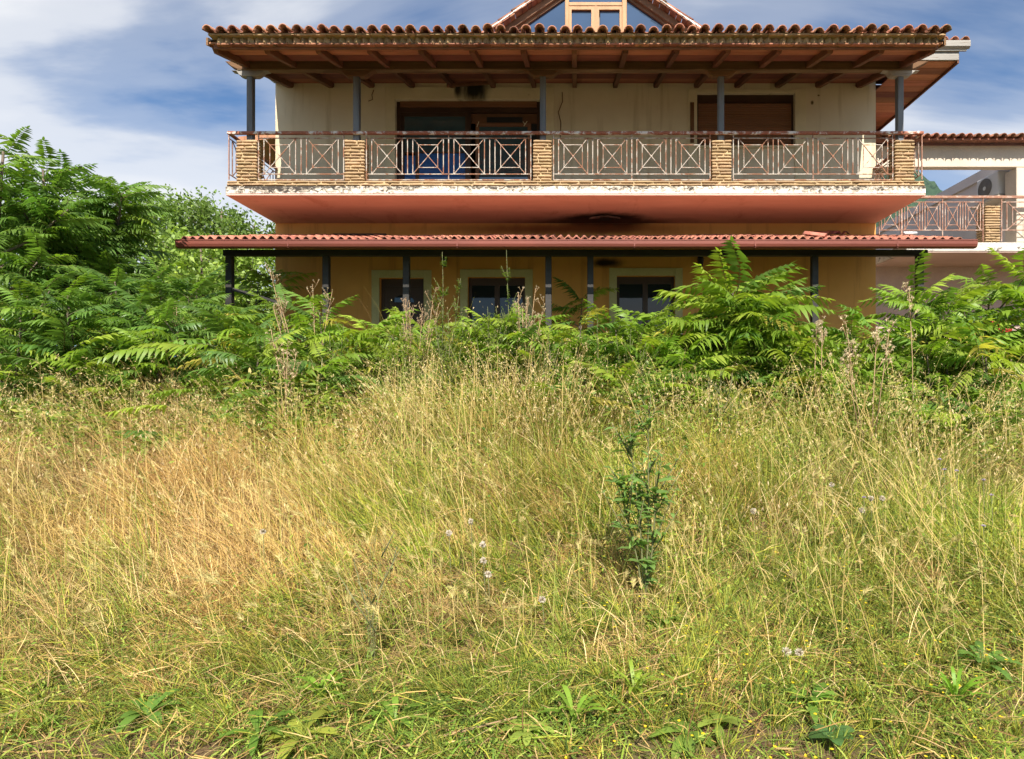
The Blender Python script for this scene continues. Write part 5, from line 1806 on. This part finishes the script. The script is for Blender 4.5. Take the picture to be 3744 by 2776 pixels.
def dry_weed(label, u, Y, topv, n_st, spread, seed, puff=(.62, .52, .36), droop=False):
    r = random.Random(seed)
    x = PX(u, Y)
    z0 = gzs(x, Y)
    H_ = PZ(topv, Y) - z0
    root = empty('dry_weed', (x, Y, z0))
    tag(root, label, 'weed')
    mb = MB()
    tips = []
    for k in range(n_st):
        a = r.uniform(0, 6.28)
        hh_ = H_ * r.uniform(.72, 1.0)
        e = Vector((x + math.cos(a) * spread * r.uniform(.2, 1), Y + math.sin(a) * spread * .6, z0 + hh_))
        b = Vector((x + r.uniform(-.04, .04), Y + r.uniform(-.04, .04), z0))
        mid = b.lerp(e, .55) + Vector((r.uniform(-.05, .05), 0, .04))
        mb.tube([b, mid, e], [.008, .006, .003], 5)
        tips.append(e)
        for j in range(7):
            t = r.uniform(.62, .97)
            s = mid.lerp(e, (t - .55) / .45) if t > .55 else b.lerp(mid, t)
            a2 = r.uniform(0, 6.28)
            ln = r.uniform(.07, .2)
            e2 = s + Vector((math.cos(a2) * ln * .6, math.sin(a2) * ln * .5, ln))
            mb.tube([s, e2], [.004, .002], 4)
            tips.append(e2)
            for j2 in range(2):
                e3 = s.lerp(e2, .6) + Vector((r.uniform(-.06, .06), r.uniform(-.05, .05), r.uniform(.04, .1)))
                mb.tube([s.lerp(e2, .6), e3], [.003, .0018], 3)
                tips.append(e3)
    mb.build('stem', M['drystem'], root, True)
    tp_ = np.array([t[:] for t in tips])
    K = 7
    b = np.repeat(tp_, K, 0)
    d = unit(np.random.default_rng(seed).normal(0, 1, b.shape) + np.array([0, 0, .7 if not droop else -.9]))
    side = unit(np.cross(d, np.array([.3, .5, .2])))
    pf = strips(b, d, side, (.018 if not droop else .032), .008, np.zeros_like(b), (0, .6, 1), (.3, 1, 0), np.tile([puff], (len(b), 1)) * np.random.default_rng(seed).uniform(.7, 1.15, (len(b), 1)))
    o = bpy.data.objects.new('seed_tufts', np_mesh('seed_tufts', *pf, M['grass']))
    put(o, root)
    tag(o, kind='stuff')


dry_weed('dried branching weed with fluffy heads before the wall between first two left posts', 668, 8.6, 575, 5, .55, 71)
dry_weed('dried reddish weed right of the third canopy post, before the first doorway', 905, 8.7, 628, 6, .35, 72, (.50, .36, .25))
dry_weed('dried weed with pale tufts in front of the second doorway\'s right jamb', 1140, 8.6, 622, 6, .3, 73, (.58, .47, .33))
dry_weed('tall drooping dry stalk leaning left before the right house corner', 1775, 7.6, 672, 2, .22, 74, (.62, .50, .34), True)
dry_weed('tall thin dry oat stalk reaching up to the right end of the gutter', 1985, 7.4, 560, 1, .12, 75, (.66, .54, .34), True)
dry_weed('dry oat stalks crossing in front of the right saplings', 1890, 7.0, 690, 4, .6, 76, (.66, .54, .34), True)
dry_weed('dry brown stalk with dark seeds left of the leftmost post', 392, 8.3, 610, 1, .2, 77, (.32, .24, .18))
dry_weed('dry stalks at the foot of the left corner sapling', 620, 7.4, 700, 4, .3, 78, (.66, .54, .34), True)

# fluffy seed heads and lilac flowers standing singly in the grass
def puff_head(u, v, Y, rad, col, label, cat, group, name):
    x, zc = PX(u, Y), PZ(v, Y)
    z0 = gzs(x, Y)
    zc = max(zc, z0 + .15)
    root = empty(name, (x, Y, z0))
    tag(root, label, cat, group)
    MB().tube([(x + .03, Y, z0), (x + .01, Y, (z0 + zc) / 2), (x, Y, zc)], [.003, .0025, .002], 5).build('stem', M['stem'], root, True)
    r = np.random.default_rng(int(u + v))
    k = 110
    d = unit(r.normal(0, 1, (k, 3)))
    if cat == 'flower':
        d[:, 2] = np.abs(d[:, 2]) * .4
        d = unit(d)
    side = unit(np.cross(d, r.normal(0, 1, (k, 3))))
    me = np_mesh('head', *strips(np.tile([[x, Y, zc]], (k, 1)), d, side, rad * r.uniform(.8, 1.1, k), rad * .28, np.zeros((k, 3)), (0, .7, 1), (.1, 1, 0), np.tile([col], (k, 1)) * r.uniform(.85, 1.1, (k, 1))), M['grass'])
    put(bpy.data.objects.new('head', me), root)


for (u, v, Y) in ((977, 1160, 4.3), (1050, 1185, 4.2), (1052, 1220, 4.1), (1062, 1250, 4.0), (572, 1157, 4.4), (1640, 1112, 4.7), (1875, 1110, 4.7), (1920, 1085, 4.9), (1712, 1440, 3.2), (1740, 1432, 3.2), (1025, 1135, 4.5), (1895, 1085, 4.9), (1810, 1055, 5.0), (1180, 1305, 3.7)):
    puff_head(u, v, Y, .026, (.62, .55, .46), 'round fluffy pale seed head standing in the dry grass', 'seed head', 'pale seed heads in the meadow', 'seed_head')
for (u, v, Y) in ((2140, 1045, 4.9), (2082, 1025, 5.0), (2055, 1022, 5.0), (2158, 1078, 4.7), (1880, 1083, 4.9), (2045, 1000, 5.2), (2140, 1145, 4.4)):
    puff_head(u, v, Y, .017, (.50, .43, .56), 'small lilac flower head among the grass on the right', 'flower', 'lilac flowers in the right meadow', 'lilac_flower')


# broad-leaved rosettes near the camera
def rosette(label, u, Y, n, L_, W_, col, seed, up=.6):
    r = np.random.default_rng(seed)
    x = PX(u, Y)
    z0 = gzs(x, Y)
    root = empty('broad_leaf_plant', (x, Y, z0))
    tag(root, label, 'weed')
    for k in range(n):
        a = k * 2.4 + r.uniform(-.3, .3)
        d = unit(np.array([[math.cos(a), math.sin(a), up * r.uniform(.5, 1.5)]]))
        side = unit(np.cross(d, np.array([[0, 0, 1.0]])))
        c = np.array([col]) * r.uniform(.85, 1.2)
        V, T, C = strips(np.zeros((1, 3)), d, side, 1.35 * L_ * r.uniform(.7, 1.1), W_ * 1.2, np.array([[0, 0, -.55]]), (0, .15, .35, .55, .78, .92, 1), (.15, .45, .85, 1, .85, .5, 0), c, c * 1.1)
        o = bpy.data.objects.new('leaf', np_mesh('leaf', V, T, C, M['leaf'], True))
        put(o, root, Matrix.Translation((x, Y, z0 + .04)))
    return root


rosette('broad-leaved yellow-green weed at the bottom edge, left of centre', 655, 2.62, 5, .17, .045, (.30, .33, .05), 81, 1.1)
rosette('leafy weed with long narrow leaves at the bottom left', 560, 2.62, 7, .18, .03, (.14, .25, .035), 82, 1.0)
rosette('ragged green rosette at the bottom right of centre', 1490, 2.68, 8, .14, .04, (.20, .30, .05), 83, .5)
rosette('small dark green rosette at the lower right', 1810, 2.66, 6, .12, .05, (.09, .18, .05), 84, .8)
rosette('upright narrow-leaved tuft at bottom centre', 1250, 2.75, 9, .22, .022, (.20, .32, .04), 85, 1.8)
rosette('bright grass-like tuft in the lower right corner', 2080, 2.9, 14, .26, .014, (.17, .31, .03), 86, 2.4)
rosette('broad-leaved weed at the lower left edge of the path of bare soil', 860, 2.75, 8, .18, .026, (.18, .29, .04), 87, 1.3)
rosette('light green rosette at the bottom, right of the fallen stalk', 1560, 2.75, 7, .12, .035, (.26, .34, .06), 88, .7)
rosette('dark broad-leaved weed at the bottom left corner', 320, 2.8, 8, .17, .04, (.13, .24, .04), 181, 1.0)
rosette('bright tuft of broad blades in the lower left quarter', 700, 2.95, 12, .22, .02, (.20, .34, .04), 182, 1.9)
rosette('pale rosette at the bottom between fallen stalk and centre tuft', 1150, 2.66, 8, .13, .035, (.30, .38, .07), 183, .7)
rosette('leafy green weed at the lower right, above the small dark rosette', 1760, 2.95, 9, .17, .035, (.16, .28, .045), 184, 1.1)
rosette('tuft of upright yellow-green blades right of the centre tuft', 1380, 2.95, 12, .23, .018, (.30, .40, .05), 185, 2.1)
rosette('broad-leaved weed beside the foot of the lone tall weed', 1440, 3.75, 9, .17, .04, (.22, .33, .06), 186, .9)
rosette('large leafy weed at the lower right edge', 2140, 3.3, 10, .20, .035, (.14, .26, .05), 187, 1.2)
o = MB().tube([(PX(860, 2.6), 2.56, gzs(PX(860, 2.6), 2.56) + .02), (PX(1000, 2.64), 2.66, gzs(-.5, 2.66) + .04), (PX(1125, 2.72), 2.74, gzs(-.25, 2.74) + .06)], [.006, .006, .004], 6).build('fallen_stalk', M['drystem'])
tag(o, 'long dry stalk lying on the bare soil at the bottom centre', 'stalk')

# red machine half hidden on the right
rm = empty('garden_machine', (7.15, 10.4, gzs(7.15, 10.4)))
tag(rm, 'red metal machine half hidden behind the leaves at the right edge', 'machine')
zg = gzs(7.15, 10.4)
MB().prism_x([(10.2, zg + .75), (10.15, zg + .95), (10.3, zg + 1.08), (10.7, zg + 1.10), (10.85, zg + .75)], 7.0, 7.45).build('hood', M['red'], rm, bevel=.03)
MB().box(7.12, 7.2, 10.4, 10.5, zg, zg + .75).build('support', M['black'], rm)
MB().box(7.0, 7.3, 10.2, 10.6, zg + .22, zg + .34).build('lower_frame', M['red'], rm, bevel=.02)
